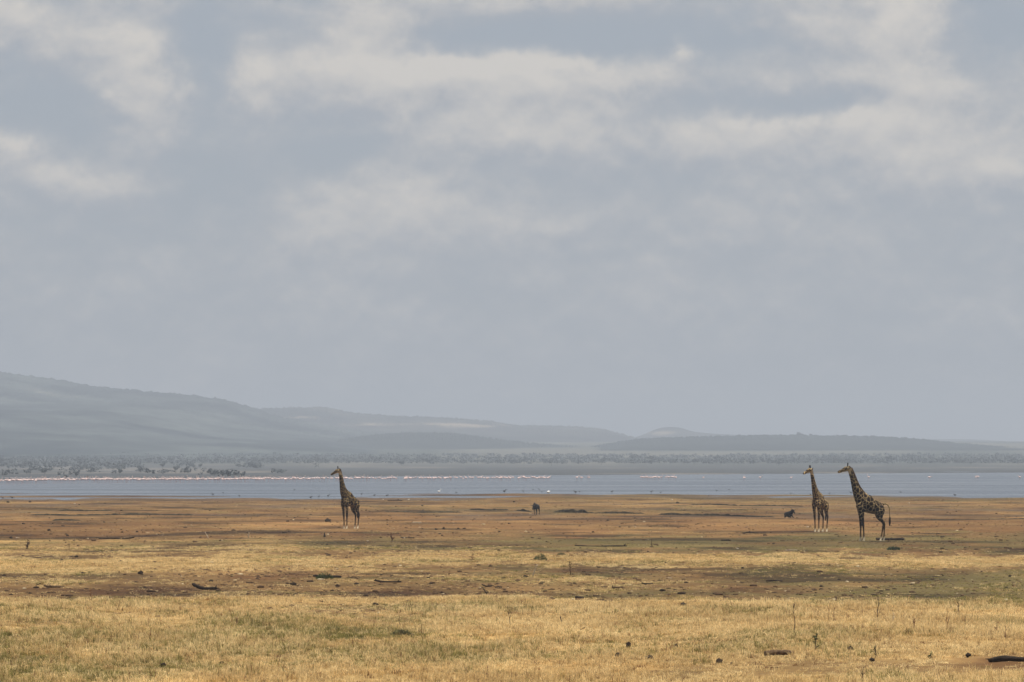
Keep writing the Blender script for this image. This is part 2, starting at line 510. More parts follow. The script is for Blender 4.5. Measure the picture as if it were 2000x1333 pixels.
hill('wooded_spur', [(600, 872), (680, 858), (740, 850), (800, 847), (880, 848), (925, 853), (970, 861), (1060, 870), (1150, 878)], 8000, 900, 600, HM3, 105, foot=14, treeline=4)
hill('wooded_ridge', [(1150, 876), (1200, 866), (1250, 859), (1350, 855), (1450, 852.5), (1560, 851.5), (1640, 853), (1720, 855), (1790, 859), (1840, 865), (1900, 871), (1960, 877), (2030, 882)], 8000, 1100, 900, HM3, 106, foot=17, treeline=3)


# ------------------------------------------------------------------ lofted bodies
def gz1(x, y):
    return float(ground_z(np.array([x]), np.array([y]))[0])

def loft(bm, secs, side=Vector((0, 1, 0)), n=14, mtx=None):
    """secs: (point, radius across the path in the body plane, radius along side)."""
    pts = [Vector(s[0]) for s in secs]
    rings = []
    for i, s in enumerate(secs):
        a = pts[max(i - 1, 0)]; b = pts[min(i + 1, len(pts) - 1)]
        t = (b - a).normalized()
        sd = (side - t * side.dot(t)).normalized()
        up = t.cross(sd)
        ring = []
        for k in range(n):
            ang = 2 * math.pi * k / n
            p = pts[i] + up * (math.sin(ang) * s[1]) + sd * (math.cos(ang) * s[2])
            if mtx is not None:
                p = mtx @ p
            ring.append(bm.verts.new(p))
        rings.append(ring)
    for r0, r1 in zip(rings, rings[1:]):
        for k in range(n):
            bm.faces.new((r0[k], r0[(k + 1) % n], r1[(k + 1) % n], r1[k]))
    bm.faces.new(list(reversed(rings[0])))
    bm.faces.new(rings[-1])
    return rings

def subdivide_path(secs, m=3):
    """Catmull-Rom refinement of a section list."""
    out = []
    A = [np.array([*s[0], *s[1:]], float) for s in secs]
    for i in range(len(A) - 1):
        p0 = A[max(i - 1, 0)]; p1 = A[i]; p2 = A[i + 1]; p3 = A[min(i + 2, len(A) - 1)]
        for k in range(m):
            t = k / m
            q = .5 * (2 * p1 + (p2 - p0) * t + (2 * p0 - 5 * p1 + 4 * p2 - p3) * t * t + (3 * p1 - p0 - 3 * p2 + p3) * t ** 3)
            out.append((tuple(q[:3]), max(q[3], .004), max(q[4], .004)))
    out.append((tuple(A[-1][:3]), A[-1][3], A[-1][4]))
    return out

def fuse(bm, voxel, smooth=6):
    """Union of overlapping lofts as one continuous surface (voxel remesh, then smoothing)."""
    bmesh.ops.recalc_face_normals(bm, faces=bm.faces)
    me = bpy.data.meshes.new('tmp')
    bm.to_mesh(me); bm.free()
    o = bpy.data.objects.new('tmp', me)
    COL.objects.link(o)
    r = o.modifiers.new('r', 'REMESH'); r.mode = 'VOXEL'; r.voxel_size = voxel; r.use_smooth_shade = True
    s = o.modifiers.new('s', 'SMOOTH'); s.iterations = smooth; s.factor = .5
    dg = bpy.context.evaluated_depsgraph_get()
    res = bpy.data.meshes.new_from_object(o.evaluated_get(dg), depsgraph=dg)
    bpy.data.objects.remove(o); bpy.data.meshes.remove(me)
    return res

def bm_mesh(bm, name, smooth=True):
    bmesh.ops.recalc_face_normals(bm, faces=bm.faces)
    me = bpy.data.meshes.new(name)
    bm.to_mesh(me); bm.free()
    for p in me.polygons:
        p.use_smooth = smooth
    return me

def leaf_shape(bm, base, tip, width, thick, mtx=None, curl=Vector((0, 0, 0))):
    base = Vector(base); tip = Vector(tip)
    secs = []
    for t, w in ((0, .35), (.2, .8), (.45, 1.0), (.75, .65), (1.0, .08)):
        p = base.lerp(tip, t) + curl * (t * (1 - t))
        secs.append((p, thick * (1 - .5 * t), width * w))
    ax = (tip - base).normalized()
    sd = Vector((0, 0, 1)).cross(ax)
    sd = sd.normalized() if sd.length > .1 else Vector((0, 1, 0))
    loft(bm, secs, side=sd, n=8, mtx=mtx)

# ------------------------------------------------------------------ giraffes
def coat_mat(name, patch, line, scale, wid):
    m, T, out = mat_new(name)
    tc = T.node('ShaderNodeTexCoord')
    n = T.noise(tc.outputs['Object'], 6.0, 3.0, .5)
    off = T.node('ShaderNodeVectorMath', {0: n.outputs['Color'], 1: (.5, .5, .5)}, operation='SUBTRACT')
    sc = T.node('ShaderNodeVectorMath', {0: off.outputs[0]}, operation='SCALE'); T.put(sc, 'Scale', .10)
    vec = T.node('ShaderNodeVectorMath', {0: tc.outputs['Object'], 1: sc.outputs[0]}, operation='ADD')
    vor = T.node('ShaderNodeTexVoronoi', {'Vector': vec.outputs[0], 'Scale': scale}, feature='DISTANCE_TO_EDGE')
    at = T.node('ShaderNodeAttribute', attribute_name='coat')
    cs = T.node('ShaderNodeSeparateColor', {0: at.outputs['Color']})
    mask = T.step(vor.outputs['Distance'], wid * .6, wid * 1.3)
    mask = T.math('MULTIPLY', mask, cs.outputs[0])
    col = T.mix(cs.outputs[2], line, (line[0] * .20, line[1] * .15, line[2] * .12))
    col = T.mix(mask, col, patch)
    col = T.mix(cs.outputs[1], col, (.74, .62, .42))
    nf = T.noise(tc.outputs['Object'], 3.0, 4.0, .6)
    k = T.math('MULTIPLY_ADD', nf.outputs['Fac'], .7, .65)
    cc = T.node('ShaderNodeVectorMath', {0: col}, operation='SCALE'); T.put(cc, 'Scale', k)
    principled(T, out, cc.outputs[0], .8, .08)
    return m

DARKHAIR = noisy_mat('dark_hair', (.008, .006, .005), (.022, .014, .010), 20.0, .8, .2)
EYE = noisy_mat('dark_eye', (.004, .004, .004), (.008, .006, .005), 5.0, .1, 0, .6)
MANE = noisy_mat('brown_mane', (.045, .02, .010), (.09, .045, .02), 25.0, .85, .2)
HOOF = noisy_mat('horn_grey', (.06, .05, .04), (.12, .10, .08), 12.0, .6, .1)

def giraffe(name_label, loc, height, heading, head_yaw, coat, legs, tail, neck_lean=0.0, head_pitch=18.0):
    """x forward, y to the animal's left, z up; proportions for a 5 m animal."""
    bm = bmesh.new()
    nl = neck_lean
    trunk = [((-.80, 0, 2.14), .14, .10), ((-.74, 0, 2.12), .26, .19), ((-.60, 0, 2.09), .37, .27), ((-.30, 0, 2.15), .43, .33), ((.05, 0, 2.27), .50, .36),
             ((.38, 0, 2.46), .59, .34), ((.66, 0, 2.74), .47, .265), ((.88, 0, 3.06), .345, .215), ((1.03 + nl * .3, 0, 3.42), .262, .175),
             ((1.15 + nl * .6, 0, 3.80), .207, .145), ((1.25 + nl * .85, 0, 4.12), .178, .125), ((1.36 + nl, 0, 4.43), .155, .112), ((1.45 + nl, 0, 4.66), .14, .11)]
    loft(bm, subdivide_path(trunk, 3), n=20)
    loft(bm, subdivide_path([((.45, 0, 2.30), .40, .24), ((.70, 0, 2.34), .40, .27), ((.88, 0, 2.36), .31, .23), ((.98, 0, 2.38), .16, .12)], 2), n=16)   # brisket
    loft(bm, subdivide_path([((.30, 0, 2.80), .10, .05), ((.42, 0, 3.02), .12, .07), ((.62, 0, 3.06), .10, .06)], 2), n=10)                            # withers
    for s, (ff, rf) in zip((1, -1), legs):
        y = .20 * s
        loft(bm, subdivide_path([((.66, y * .9, 2.45), .22, .12), ((.70, y, 2.10), .22, .14), ((.68 + ff * .1, y, 1.78), .155, .125), ((.66 + ff * .25, y, 1.48), .112, .10),
                                 ((.645 + ff * .5, y * .95, 1.10), .085, .08), ((.64 + ff * .55, y * .95, 1.02), .088, .082), ((.635 + ff * .65, y * .93, .88), .062, .058),
                                 ((.63 + ff * .8, y * .92, .50), .053, .05), ((.63 + ff * .95, y * .92, .20), .066, .06), ((.65 + ff, y * .92, .10), .062, .062),
                                 ((.67 + ff, y * .92, .0), .092, .080)], 2), n=12)
        y = .21 * s
        loft(bm, subdivide_path([((-.50, y * .7, 2.25), .28, .16), ((-.52, y, 1.95), .31, .18), ((-.50, y, 1.68), .235, .165), ((-.56 + rf * .15, y, 1.45), .150, .125),
                                 ((-.72 + rf * .35, y, 1.25), .098, .085), ((-.80 + rf * .5, y * .95, 1.12), .088, .075), ((-.79 + rf * .6, y * .95, .98), .066, .06),
                                 ((-.74 + rf * .8, y * .95, .55), .052, .05), ((-.70 + rf * .95, y * .95, .20), .066, .06), ((-.67 + rf, y * .95, .10), .062, .062),
                                 ((-.65 + rf, y * .95, .0), .092, .080)], 2), n=12)
    hm = Matrix.Translation((1.46 + nl, 0, 4.70)) @ Matrix.Rotation(head_yaw, 4, 'Z') @ Matrix.Rotation(math.radians(head_pitch), 4, 'Y')
    loft(bm, subdivide_path([((-.10, 0, -.05), .10, .08), ((0, 0, -.01), .145, .11), ((.14, 0, .0), .165, .125), ((.28, 0, -.005), .15, .112), ((.42, 0, -.025), .118, .085),
                             ((.56, 0, -.04), .096, .074), ((.68, 0, -.045), .092, .08), ((.755, 0, -.055), .068, .066), ((.79, 0, -.06), .03, .035)], 2), n=14, mtx=hm)
    body = fuse(bm, .026, 5)
    # ears and tail grow from the same surface
    bm = bmesh.new(); bm.from_mesh(body)
    for s in (1, -1):
        leaf_shape(bm, hm @ Vector((.0, .09 * s, .06)), hm @ Vector((-.06, .33 * s, .12)), .07, .018)
    loft(bm, subdivide_path([(p, r * 1.35, r * 1.35) for p, r in tail], 4), n=8)
    body2 = bm_mesh(bm, 'body')
    bpy.data.meshes.remove(body)
    # coat zones: R patches, G white, B darkening: tail tone, plus shade painted on belly and legs
    co = np.empty(len(body2.vertices) * 3, np.float32); body2.vertices.foreach_get('co', co); co = co.reshape(-1, 3)
    x, z = co[:, 0], co[:, 2]
    hinv = np.array(hm.inverted())
    hl = co @ hinv[:3, :3].T + hinv[:3, 3]
    ishead = (z > 4.3) & (hl[:, 0] > -.02)
    R = np.ones(len(co)); G = np.zeros(len(co)); Bc = np.zeros(len(co))
    R = np.where(z < .9, .35 + .65 * sstep(.5, .9, z), R)
    G = np.where(z < .34, 1 - sstep(.16, .34, z), G)
    Bc = np.where((z < 1.6), .95 * (1 - sstep(1.2, 1.6, z)), Bc)  # leg shade put into the coat colour
    belly = (z < 1.92) & (z > 1.45) & (x > -.35) & (x < .45) & (np.abs(co[:, 1]) < .26)
    R = np.where(belly, .5, R); Bc = np.where(belly, .8, Bc)  # belly darkened in colour to stand for its shade
    R = np.where(ishead, .8 + .2 * sstep(.30, .42, hl[:, 0]) * (hl[:, 2] > -.08) + .6 * ((hl[:, 0] > .12) & (hl[:, 0] < .3) & (hl[:, 2] > -.04) & (hl[:, 2] < .10)), R)
    R = np.where(ishead & (hl[:, 0] > .68), 1.0, R)
    G = np.where(ishead & (hl[:, 0] < .55) & ((hl[:, 2] < -.07) | ((hl[:, 0] < .12) & (hl[:, 2] > -.02))), .35, G)
    R = np.where((x < -.9), .3, R); Bc = np.where(x < -.9, .5, Bc)
    vcol(body2, 'coat', np.stack([np.clip(R, 0, 1), G, Bc], 1))
    root = bpy.data.objects.new('giraffe', None)
    COL.objects.link(root)
    k = height / 5.0
    root.location = (loc[0], loc[1], gz1(*loc) - .02)
    root.scale = (k, k, k)
    root.rotation_euler = (0, 0, heading)
    tag(root, name_label, 'giraffe', 'giraffes standing on the plain')
    link('body', body2, coat, root)
    # mane along the back of the neck
    bm = bmesh.new()
    line = []
    for (p, r, ry) in trunk[5:]:
        line.append((p, r))
    secs = []
    for i, (p, r) in enumerate(line):
        a = Vector(line[max(i - 1, 0)][0]); b_ = Vector(line[min(i + 1, len(line) - 1)][0])
        t = (b_ - a).normalized()
        up = t.cross(Vector((0, 1, 0)))
        up = up if up.x < 0 else -up
        secs.append((Vector(p) + up * (r + .01), .055, .022))
    secs = secs[1:]
    secs[0] = (secs[0][0] + Vector((.02, 0, -.03)), .02, .012)
    loft(bm, subdivide_path([(tuple(s[0]), s[1], s[2]) for s in secs], 3), n=8)
    link('mane', bm_mesh(bm, 'mane'), MANE, root)
    for s in (1, -1):
        bm = bmesh.new()
        loft(bm, [((.06, .055 * s, .12), .036, .036), ((.03, .07 * s, .22), .032, .032), ((.0, .075 * s, .30), .04, .04), ((-.01, .075 * s, .345), .026, .026)], n=8, mtx=hm)
        link('horn', bm_mesh(bm, 'horn'), DARKHAIR, root)
        bm = bmesh.new()
        bmesh.ops.create_uvsphere(bm, u_segments=10, v_segments=8, radius=.032, matrix=hm @ Matrix.Translation((.24, .098 * s, .055)))
        link('eye', bm_mesh(bm, 'eye'), EYE, root)
    tp = Vector(tail[-1][0]); tv = (tp - Vector(tail[-2][0])).normalized()
    tv = (tv + Vector((.12, 0, -1.2))).normalized()
    bm = bmesh.new()
    loft(bm, subdivide_path([(tuple(tp - tv * .04), .03, .03), (tuple(tp + tv * .10), .055, .05), (tuple(tp + tv * .30), .07, .06), (tuple(tp + tv * .46), .05, .045), (tuple(tp + tv * .56), .012, .012)], 2), n=8)
    link('tail_tuft', bm_mesh(bm, 'tail_tuft'), DARKHAIR, root)
    return root

COAT_A = coat_mat('dark_coat', (.010, .004, .0025), (.66, .48, .23), 4.2, .023)
COAT_B = coat_mat('tan_coat', (.024, .009, .005), (.70, .50, .22), 4.4, .035)
COAT_C = coat_mat('brown_coat', (.013, .005, .003), (.60, .43, .19), 4.3, .025)
TAIL_OUT = [((-.74, 0, 2.36), .055), ((-.88, 0, 2.41), .042), ((-1.06, 0, 2.33), .033), ((-1.18, 0, 2.08), .027), ((-1.19, 0, 1.78), .023), ((-1.20, 0, 1.54), .022)]
TAIL_DOWN = [((-.76, 0, 2.30), .05), ((-.86, 0, 2.16), .038), ((-.90, 0, 1.9), .030), ((-.90, 0, 1.6), .024), ((-.88, 0, 1.40), .02)]

def place_animal(px, py):
    return gp(px, py)

GIR = [
    giraffe('tallest dark giraffe in side view with its tail swung out behind it', place_animal(1702, 1057.5), 5.02, math.radians(180 + 8), math.radians(-8), COAT_A,
            [(-.10, .12), (.06, -.16)], TAIL_OUT, head_pitch=17),
    giraffe('pale yellow-netted giraffe facing the camera beside the tallest giraffe', place_animal(1602.5, 1038.5), 4.86, math.radians(180 + 60), math.radians(-30), COAT_B,
            [(.04, .06), (-.08, -.06)], TAIL_DOWN, head_pitch=20, neck_lean=.10),
    giraffe('lone giraffe standing by itself left of the wildebeest', place_animal(685, 1033.5), 4.74, math.radians(180 + 50), math.radians(-42), COAT_C,
            [(.03, .05), (-.05, -.05)], TAIL_DOWN, head_pitch=24, neck_lean=-.10),
]

# ------------------------------------------------------------------ wildebeest
WB = noisy_mat('wildebeest_hide', (.006, .005, .005), (.020, .016, .014), 5.0, .7, .15, .2)
def wildebeest(label, px, py, heading, lying, size=1.0):
    root = bpy.data.objects.new('wildebeest', None)
    COL.objects.link(root)
    X, Y = gp(px, py)
    root.location = (X, Y, gz1(X, Y) - .01)
    root.rotation_euler = (0, 0, heading)
    root.scale = (size,) * 3
    tag(root, label, 'wildebeest', 'wildebeest on the plain')
    dz = -.52 if lying else 0.0
    bm = bmesh.new()
    loft(bm, subdivide_path([((-.80, 0, .98 + dz), .12, .10), ((-.70, 0, .96 + dz), .24, .19), ((-.40, 0, .95 + dz), .30, .24), ((.0, 0, .96 + dz), .34, .26), ((.35, 0, 1.0 + dz), .37, .24), ((.60, 0, 1.06 + dz), .28, .19)], 3), n=16)
    neck_end = (.98, 0, 1.16 + dz * .5) if lying else (1.0, 0, 1.06)
    loft(bm, subdivide_path([((.42, 0, 1.12 + dz), .27, .17), ((.68, 0, 1.16 + dz * .85), .21, .13), ((.88, 0, 1.18 + dz * .6), .16, .11), (neck_end, .13, .10)], 3), n=14)
    hp = math.radians(42 if lying else 58)
    hm = Matrix.Translation(neck_end) @ Matrix.Rotation(hp, 4, 'Y')
    loft(bm, subdivide_path([((-.08, 0, .02), .10, .09), ((.04, 0, .02), .13, .105), ((.2, 0, .01), .115, .085), ((.36, 0, .0), .09, .075), ((.46, 0, .0), .085, .085), ((.50, 0, .0), .05, .055)], 2), n=12, mtx=hm)
    for s in (1, -1):
        if lying:
            loft(bm, subdivide_path([((.45, .16 * s, .35), .12, .09), ((.62, .20 * s, .12), .07, .06), ((.88, .18 * s, .06), .045, .045), ((.62, .20 * s, .05), .035, .035)], 2), n=10)
            loft(bm, subdivide_path([((-.45, .18 * s, .35), .22, .12), ((-.25, .28 * s, .16), .13, .09), ((-.5, .30 * s, .07), .05, .05), ((-.2, .31 * s, .05), .035, .035)], 2), n=10)
        else:
            st = .09 * s
            loft(bm, subdivide_path([((.42, .15 * s, .95), .18, .10), ((.42 + st * .3, .15 * s, .70), .10, .075), ((.41 + st * .6, .14 * s, .44), .052, .05), ((.41 + st * .8, .14 * s, .24), .036, .034), ((.41 + st, .14 * s, .08), .04, .038), ((.43 + st, .14 * s, 0), .052, .046)], 2), n=10)
            loft(bm, subdivide_path([((-.55, .14 * s, .95), .22, .11), ((-.53, .15 * s, .72), .14, .09), ((-.62 - st * .4, .15 * s, .52), .062, .055), ((-.68 - st * .6, .15 * s, .42), .05, .044), ((-.64 - st, .15 * s, .2), .035, .034), ((-.62 - st, .15 * s, .07), .04, .038), ((-.60 - st, .15 * s, 0), .052, .046)], 2), n=10)
    body = fuse(bm, .022, 3)
    bm = bmesh.new(); bm.from_mesh(body)
    for s in (1, -1):
        leaf_shape(bm, hm @ Vector((-.02, .09 * s, .04)), hm @ Vector((.06, .28 * s, .02)), .045, .014)
    b2 = bm_mesh(bm, 'body'); bpy.data.meshes.remove(body)
    link('body', b2, WB, root)
    for s in (1, -1):
        bm = bmesh.new()
        loft(bm, subdivide_path([((-.04, .05 * s, .10), .036, .036), ((.0, .17 * s, .11), .034, .034), ((.02, .27 * s, .14), .027, .027), ((-.05, .30 * s, .24), .018, .018), ((-.10, .25 * s, .30), .006, .006)], 3), side=Vector((1, 0, 0)), n=8, mtx=hm)
        link('horn', bm_mesh(bm, 'horn'), HOOF, root)
    bm = bmesh.new()
    loft(bm, subdivide_path([((.45, 0, 1.42 + dz), .03, .02), ((.62, 0, 1.40 + dz * .9), .08, .025), ((.82, 0, 1.35 + dz * .7), .09, .025), ((.98, 0, 1.28 + dz * .5), .05, .02)], 2), n=8)
    link('mane', bm_mesh(bm, 'mane'), DARKHAIR, root)
    bm = bmesh.new()
    loft(bm, subdivide_path([((.60, 0, .92 + dz * .85), .03, .02), ((.76, 0, .90 + dz * .7), .10, .03), ((.92, 0, .92 + dz * .5), .10, .03), ((1.02, 0, .96 + dz * .5), .04, .02)], 2), n=8)
    link('beard', bm_mesh(bm, 'beard'), DARKHAIR, root)
    bm = bmesh.new()
    if lying:
        tl = [((-.80, 0, .5), .03, .03), ((-.93, .05, .32), .03, .03), ((-.98, .12, .12), .05, .04), ((-.96, .2, .05), .02, .02)]
    else:
        tl = [((-.79, 0, 1.06), .03, .03), ((-.90, 0, .92), .025, .025), ((-.93, 0, .62), .055, .04), ((-.92, 0, .34), .015, .015)]
    loft(bm, subdivide_path(tl, 3), n=8)
    link('tail', bm_mesh(bm, 'tail'), DARKHAIR, root)
    return root

wildebeest('dark wildebeest standing with lowered head near the long earth bank', 1047.5, 1004.2, math.radians(180 + 70), False, .80)
wildebeest('dark wildebeest lying down on bare soil left of the two giraffes', 1540, 1010.5, math.radians(-58), True, .74)

# ------------------------------------------------------------------ birds of the lake
def bird_mesh(name, leg, body_l, body_r, neck, head_r, bill, mats, bend=1.0):
    """x forward; slots: 0 plumage, 1 legs, 2 bill."""
    bm = bmesh.new()
    def part(slot, secs, n=7, side=Vector((0, 1, 0))):
        k0 = len(bm.faces)
        loft(bm, secs, n=n, side=side)
        bm.faces.ensure_lookup_table()
        for f in bm.faces[k0:]:
            f.material_index = slot
    z = leg + body_r
    part(0, [((-body_l * .75, 0, z + .03), .02, .02), ((-body_l * .4, 0, z + .02), body_r * .7, body_r * .65), ((0, 0, z), body_r, body_r * .85), ((body_l * .35, 0, z + .02), body_r * .75, body_r * .7), ((body_l * .55, 0, z + .05), body_r * .3, body_r * .3)], 8)
    nx, nz = body_l * .45, z + body_r * .3
    pth = [((nx - .03, 0, nz), .035, .035), ((nx + .10 * bend, 0, nz + neck * .25), .030, .030), ((nx + .02, 0, nz + neck * .6), .026, .026), ((nx + .06 * bend, 0, nz + neck * .93), .026, .026), ((nx + .12 * bend, 0, nz + neck), .032, .03)]
    part(0, subdivide_path(pth, 2), 6)
    hx, hz_ = nx + .12 * bend, nz + neck
    part(0, [((hx - .04, 0, hz_), head_r * .6, head_r * .6), ((hx + .02, 0, hz_), head_r, head_r * .9), ((hx + .07, 0, hz_ - .01), head_r * .6, head_r * .6)], 6)
    part(2, [((hx + .06, 0, hz_ - .01), .018, .016), ((hx + .06 + bill * .5, 0, hz_ - .02), .016, .012), ((hx + .06 + bill, 0, hz_ - .02 - bill * .4), .004, .004)], 5)
    for s in (1, -1):
        part(1, [((.0, .04 * s, z - body_r * .6), .014, .014), ((-.02, .04 * s, leg * .5), .011, .011), ((.0, .04 * s, -.05), .012, .012)], 5)
    me = bm_mesh(bm, name)
    for mm in mats:
        me.materials.append(mm)
    return me

PINK = noisy_mat('pink_plumage', (.82, .52, .45), (.85, .70, .64), 6.0, .8, 0)
PINKLEG = noisy_mat('pink_leg', (.6, .3, .28), (.65, .35, .3), 6.0, .7, 0)
BILL = noisy_mat('dark_bill', (.05, .03, .03), (.12, .06, .05), 6.0, .5, 0)
WHITE = noisy_mat('white_plumage', (.80, .78, .72), (.86, .85, .82), 6.0, .8, 0)
GREYB = noisy_mat('dark_plumage', (.03, .028, .028), (.08, .07, .06), 6.0, .8, 0)
YBILL = noisy_mat('yellow_bill', (.6, .4, .08), (.65, .45, .12), 6.0, .5, 0)
fl_up = bird_mesh('flamingo_upright', .55, .42, .165, .50, .05, .10, [PINK, PINKLEG, BILL])
fl_mid = bird_mesh('flamingo_relaxed', .52, .46, .17, .34, .05, .10, [PINK, PINKLEG, BILL], 1.8)
fl_low = bird_mesh('flamingo_low', .48, .48, .175, .14, .05, .10, [PINK, PINKLEG, BILL], 2.6)
FLX = np.array([-20, 0, 150, 420, 620, 700, 1000, 1100, 1900, 2050], float)
FLY = np.array([945.5, 945.3, 942.6, 942.2, 940.6, 940.0, 939.0, 938.2, 937.4, 937.2], float)
def flamingo_at(px, jitter, mesh, name='flamingo'):
    py = np.interp(px, FLX, FLY) + jitter
    X, Y = gp(px, py)
    o = bpy.data.objects.new(name, mesh)
    COL.objects.link(o)
    o.location = (X, Y, WATER_Z)
    o.rotation_euler = (0, 0, random.choice((0, math.pi)) + random.uniform(-.9, .9))
    k = random.uniform(1.05, 1.3)
    o.scale = (k, k, k)
    return o
spots = list(np.linspace(-4, 470, 132)) + list(np.linspace(473, 615, 34)) + list(np.linspace(618, 720, 20))
for a, b_, n in ((735, 775, 8), (790, 812, 6), (826, 862, 8), (868, 880, 3), (905, 922, 4), (935, 985, 11), (990, 996, 2), (1012, 1074, 15), (1128, 1135, 2), (1148, 1152, 2), (1252, 1292, 12), (1300, 1318, 6), (1375, 1377, 1), (1452, 1456, 2), (1486, 1487, 1), (1545, 1546, 1), (1698, 1700, 1), (1816, 1818, 1), (1905, 1908, 2), (1990, 1992, 1)):
    spots += list(np.linspace(a, b_, n))
for px in spots:
    px = px + random.uniform(-1.6, 1.6)
    o = flamingo_at(px, random.uniform(-.9, .9), random.choice((fl_up, fl_mid, fl_mid, fl_low)))
    lab = ('pale pink flamingo in the dense long row on the lake' if px < 620 else
           'pale pink flamingo in the thinning row behind the standing wildebeest' if px < 1110 else
           'pale pink flamingo in a loose scatter across the lake right of the wildebeest')
    tag(o, lab, 'flamingo', 'flamingos wading in a row on the lake')
# the birds packed behind the front row
vs, fs = [], []
base = fl_mid
bco = np.array([v.co for v in base.vertices]); bpoly = [tuple(p.vertices) for p in base.polygons]; bmi = [p.material_index for p in base.polygons]
mis = []
for i in range(260):
    px = random.uniform(-260, 600) if random.random() < .8 else random.uniform(600, 1060)
    X, Y = gp(px, np.interp(px, FLX, FLY) - random.uniform(.8, 2.2))
    a = random.choice((0, math.pi)) + random.uniform(-.8, .8)
    c, s = math.cos(a), math.sin(a); k = random.uniform(.9, 1.15)
    off = len(vs) * 1
    R_ = bco * k
    pts = np.stack([R_[:, 0] * c - R_[:, 1] * s + X, R_[:, 0] * s + R_[:, 1] * c + Y, R_[:, 2] + WATER_Z], 1)
    vs.extend(map(tuple, pts)); fs.extend(tuple(q + off for q in p) for p in bpoly); mis.extend(bmi)
me = bpy.data.meshes.new('flamingo_flock')
me.from_pydata(vs, [], fs)
me.polygons.foreach_set('material_index', mis)
for mm in (PINK, PINKLEG, BILL):
    me.materials.append(mm)
tag(link('flamingo_flock', me), 'pink flamingos packed behind the front row of birds', 'flamingos', kind='stuff')

egret = bird_mesh('egret', .28, .40, .15, .38, .05, .13, [WHITE, BILL, YBILL])
stork = bird_mesh('resting_white_bird', .12, .46, .25, .12, .07, .16, [WHITE, BILL, YBILL], .4)
duck = bird_mesh('dark_bird', .06, .36, .13, .10, .055, .08, [GREYB, BILL, BILL])
wader = bird_mesh('dark_wader', .26, .30, .12, .22, .045, .14, [GREYB, BILL, BILL])
def put_bird(mesh, px, py, name, label, cat, k=1.0, group=None, rot=None):
    X, Y = gp(px, py)
    o = bpy.data.objects.new(name, mesh)
    COL.objects.link(o)
    o.location = (X, Y, max(WATER_Z, gz1(X, Y)))
    o.scale = (k, k, k)
    o.rotation_euler = (0, 0, rot if rot is not None else random.choice((0, math.pi)) + random.uniform(-.6, .6))
    return tag(o, label, cat, group)
put_bird(egret, 857.5, 964.5, 'egret', 'slim white egret standing in the shallows', 'bird', .85, rot=.3)
put_bird(stork, 1071, 964.2, 'white_bird', 'plump bright white bird resting at the water edge', 'bird', .85, rot=.2)
put_bird(wader, 1124, 964.6, 'brown_bird', 'brown wading bird at the shore right of the plump white bird', 'bird', 1.0, rot=3.0)
put_bird(wader, 985, 963.5, 'brown_bird', 'brown wading bird in the shallows left of the plump white bird', 'bird', 1.1, rot=0.2)
for i, (px, py) in enumerate([(6, 973), (24, 972.5), (416, 968), (607, 972), (623, 971.5), (641, 971), (706, 966.5), (731, 967.5), (756, 968), (891, 962.5), (1022, 961), (1058, 961.8), (1132, 960.5), (1195, 962.8), (1272, 963.2), (1424, 957.8), (1384, 970), (1544, 966), (1583, 967), (1759, 961.5), (1662, 965), (1865, 967.5), (436, 962.5), (468, 969), (575, 957), (1053, 957), (1041, 956), (1290, 962), (1400, 958.5), (1620, 967)]):
    put_bird(random.choice((duck, wader)), px, py, 'water_bird', 'tiny dark water bird dotting the near lake edge', 'bird', random.uniform(.5, .85), 'dark water birds along the shore')

# ------------------------------------------------------------------ far shore trees
LEAF = noisy_mat('far_foliage', (.085, .095, .10), (.105, .115, .118), .6, .9, 0)  # scrub colour pulled towards the haze colour
GREYLEAF = noisy_mat('haze_toned_foliage', (.14, .155, .16), (.19, .20, .20), .6, .9, 0)  # crowns paled to near haze colour so the far trees fade
BARK = noisy_mat('far_bark', (.13, .12, .11), (.19, .18, .16), 3.0, .9, 0)
def tree_meshes(seed, w, h, flat):
    r = random.Random(seed)
    bm = bmesh.new()
    n = r.randint(6, 9)
    lobes = [(r.uniform(-w, w) * .6, r.uniform(-w, w) * .6, h * (r.uniform(.5, .9) if not flat else r.uniform(.74, .92)), r.uniform(.35, .6) * w) for _ in range(n)]
    for _ in range(230):
        lx, ly, lz, lr = r.choice(lobes)
        v = Vector((r.gauss(0, 1), r.gauss(0, 1), r.gauss(0, 1))).normalized() * lr * r.uniform(.6, 1.05)
        v.z *= .35 if flat else .7
        c = Vector((lx, ly, lz)) + v
        s = r.uniform(.10, .22) * w
        R3 = Euler((r.uniform(0, 6), r.uniform(0, 6), r.uniform(0, 6))).to_matrix()
        q = [bm.verts.new(c + R3 @ Vector(p)) for p in ((-s, -s * .7, 0), (s, -s * .6, 0), (s * .8, s * .7, 0), (-s * .9, s * .8, 0))]
        bm.faces.new(q)
    crown = bm_mesh(bm, 'crown', False); crown.materials.append(GREYLEAF)
    bm = bmesh.new()
    loft(bm, [((0, 0, -.3), .16, .16), ((.05, 0, h * .3), .12, .12), ((.0, .05, h * .6), .08, .08)], n=7)
    for (lx, ly, lz, lr) in lobes[:4]:
        loft(bm, [((.02, .02, h * .32), .08, .08), ((lx * .5, ly * .5, (h * .35 + lz) * .5), .05, .05), ((lx, ly, lz), .02, .02)], n=5)
    trunk = bm_mesh(bm, 'trunk'); trunk.materials.append(BARK)
    return crown, trunk
TREES = [tree_meshes(1, 2.4, 4.6, False), tree_meshes(2, 3.0, 5.2, True), tree_meshes(3, 1.6, 4.2, False), tree_meshes(4, 2.2, 3.2, False)]
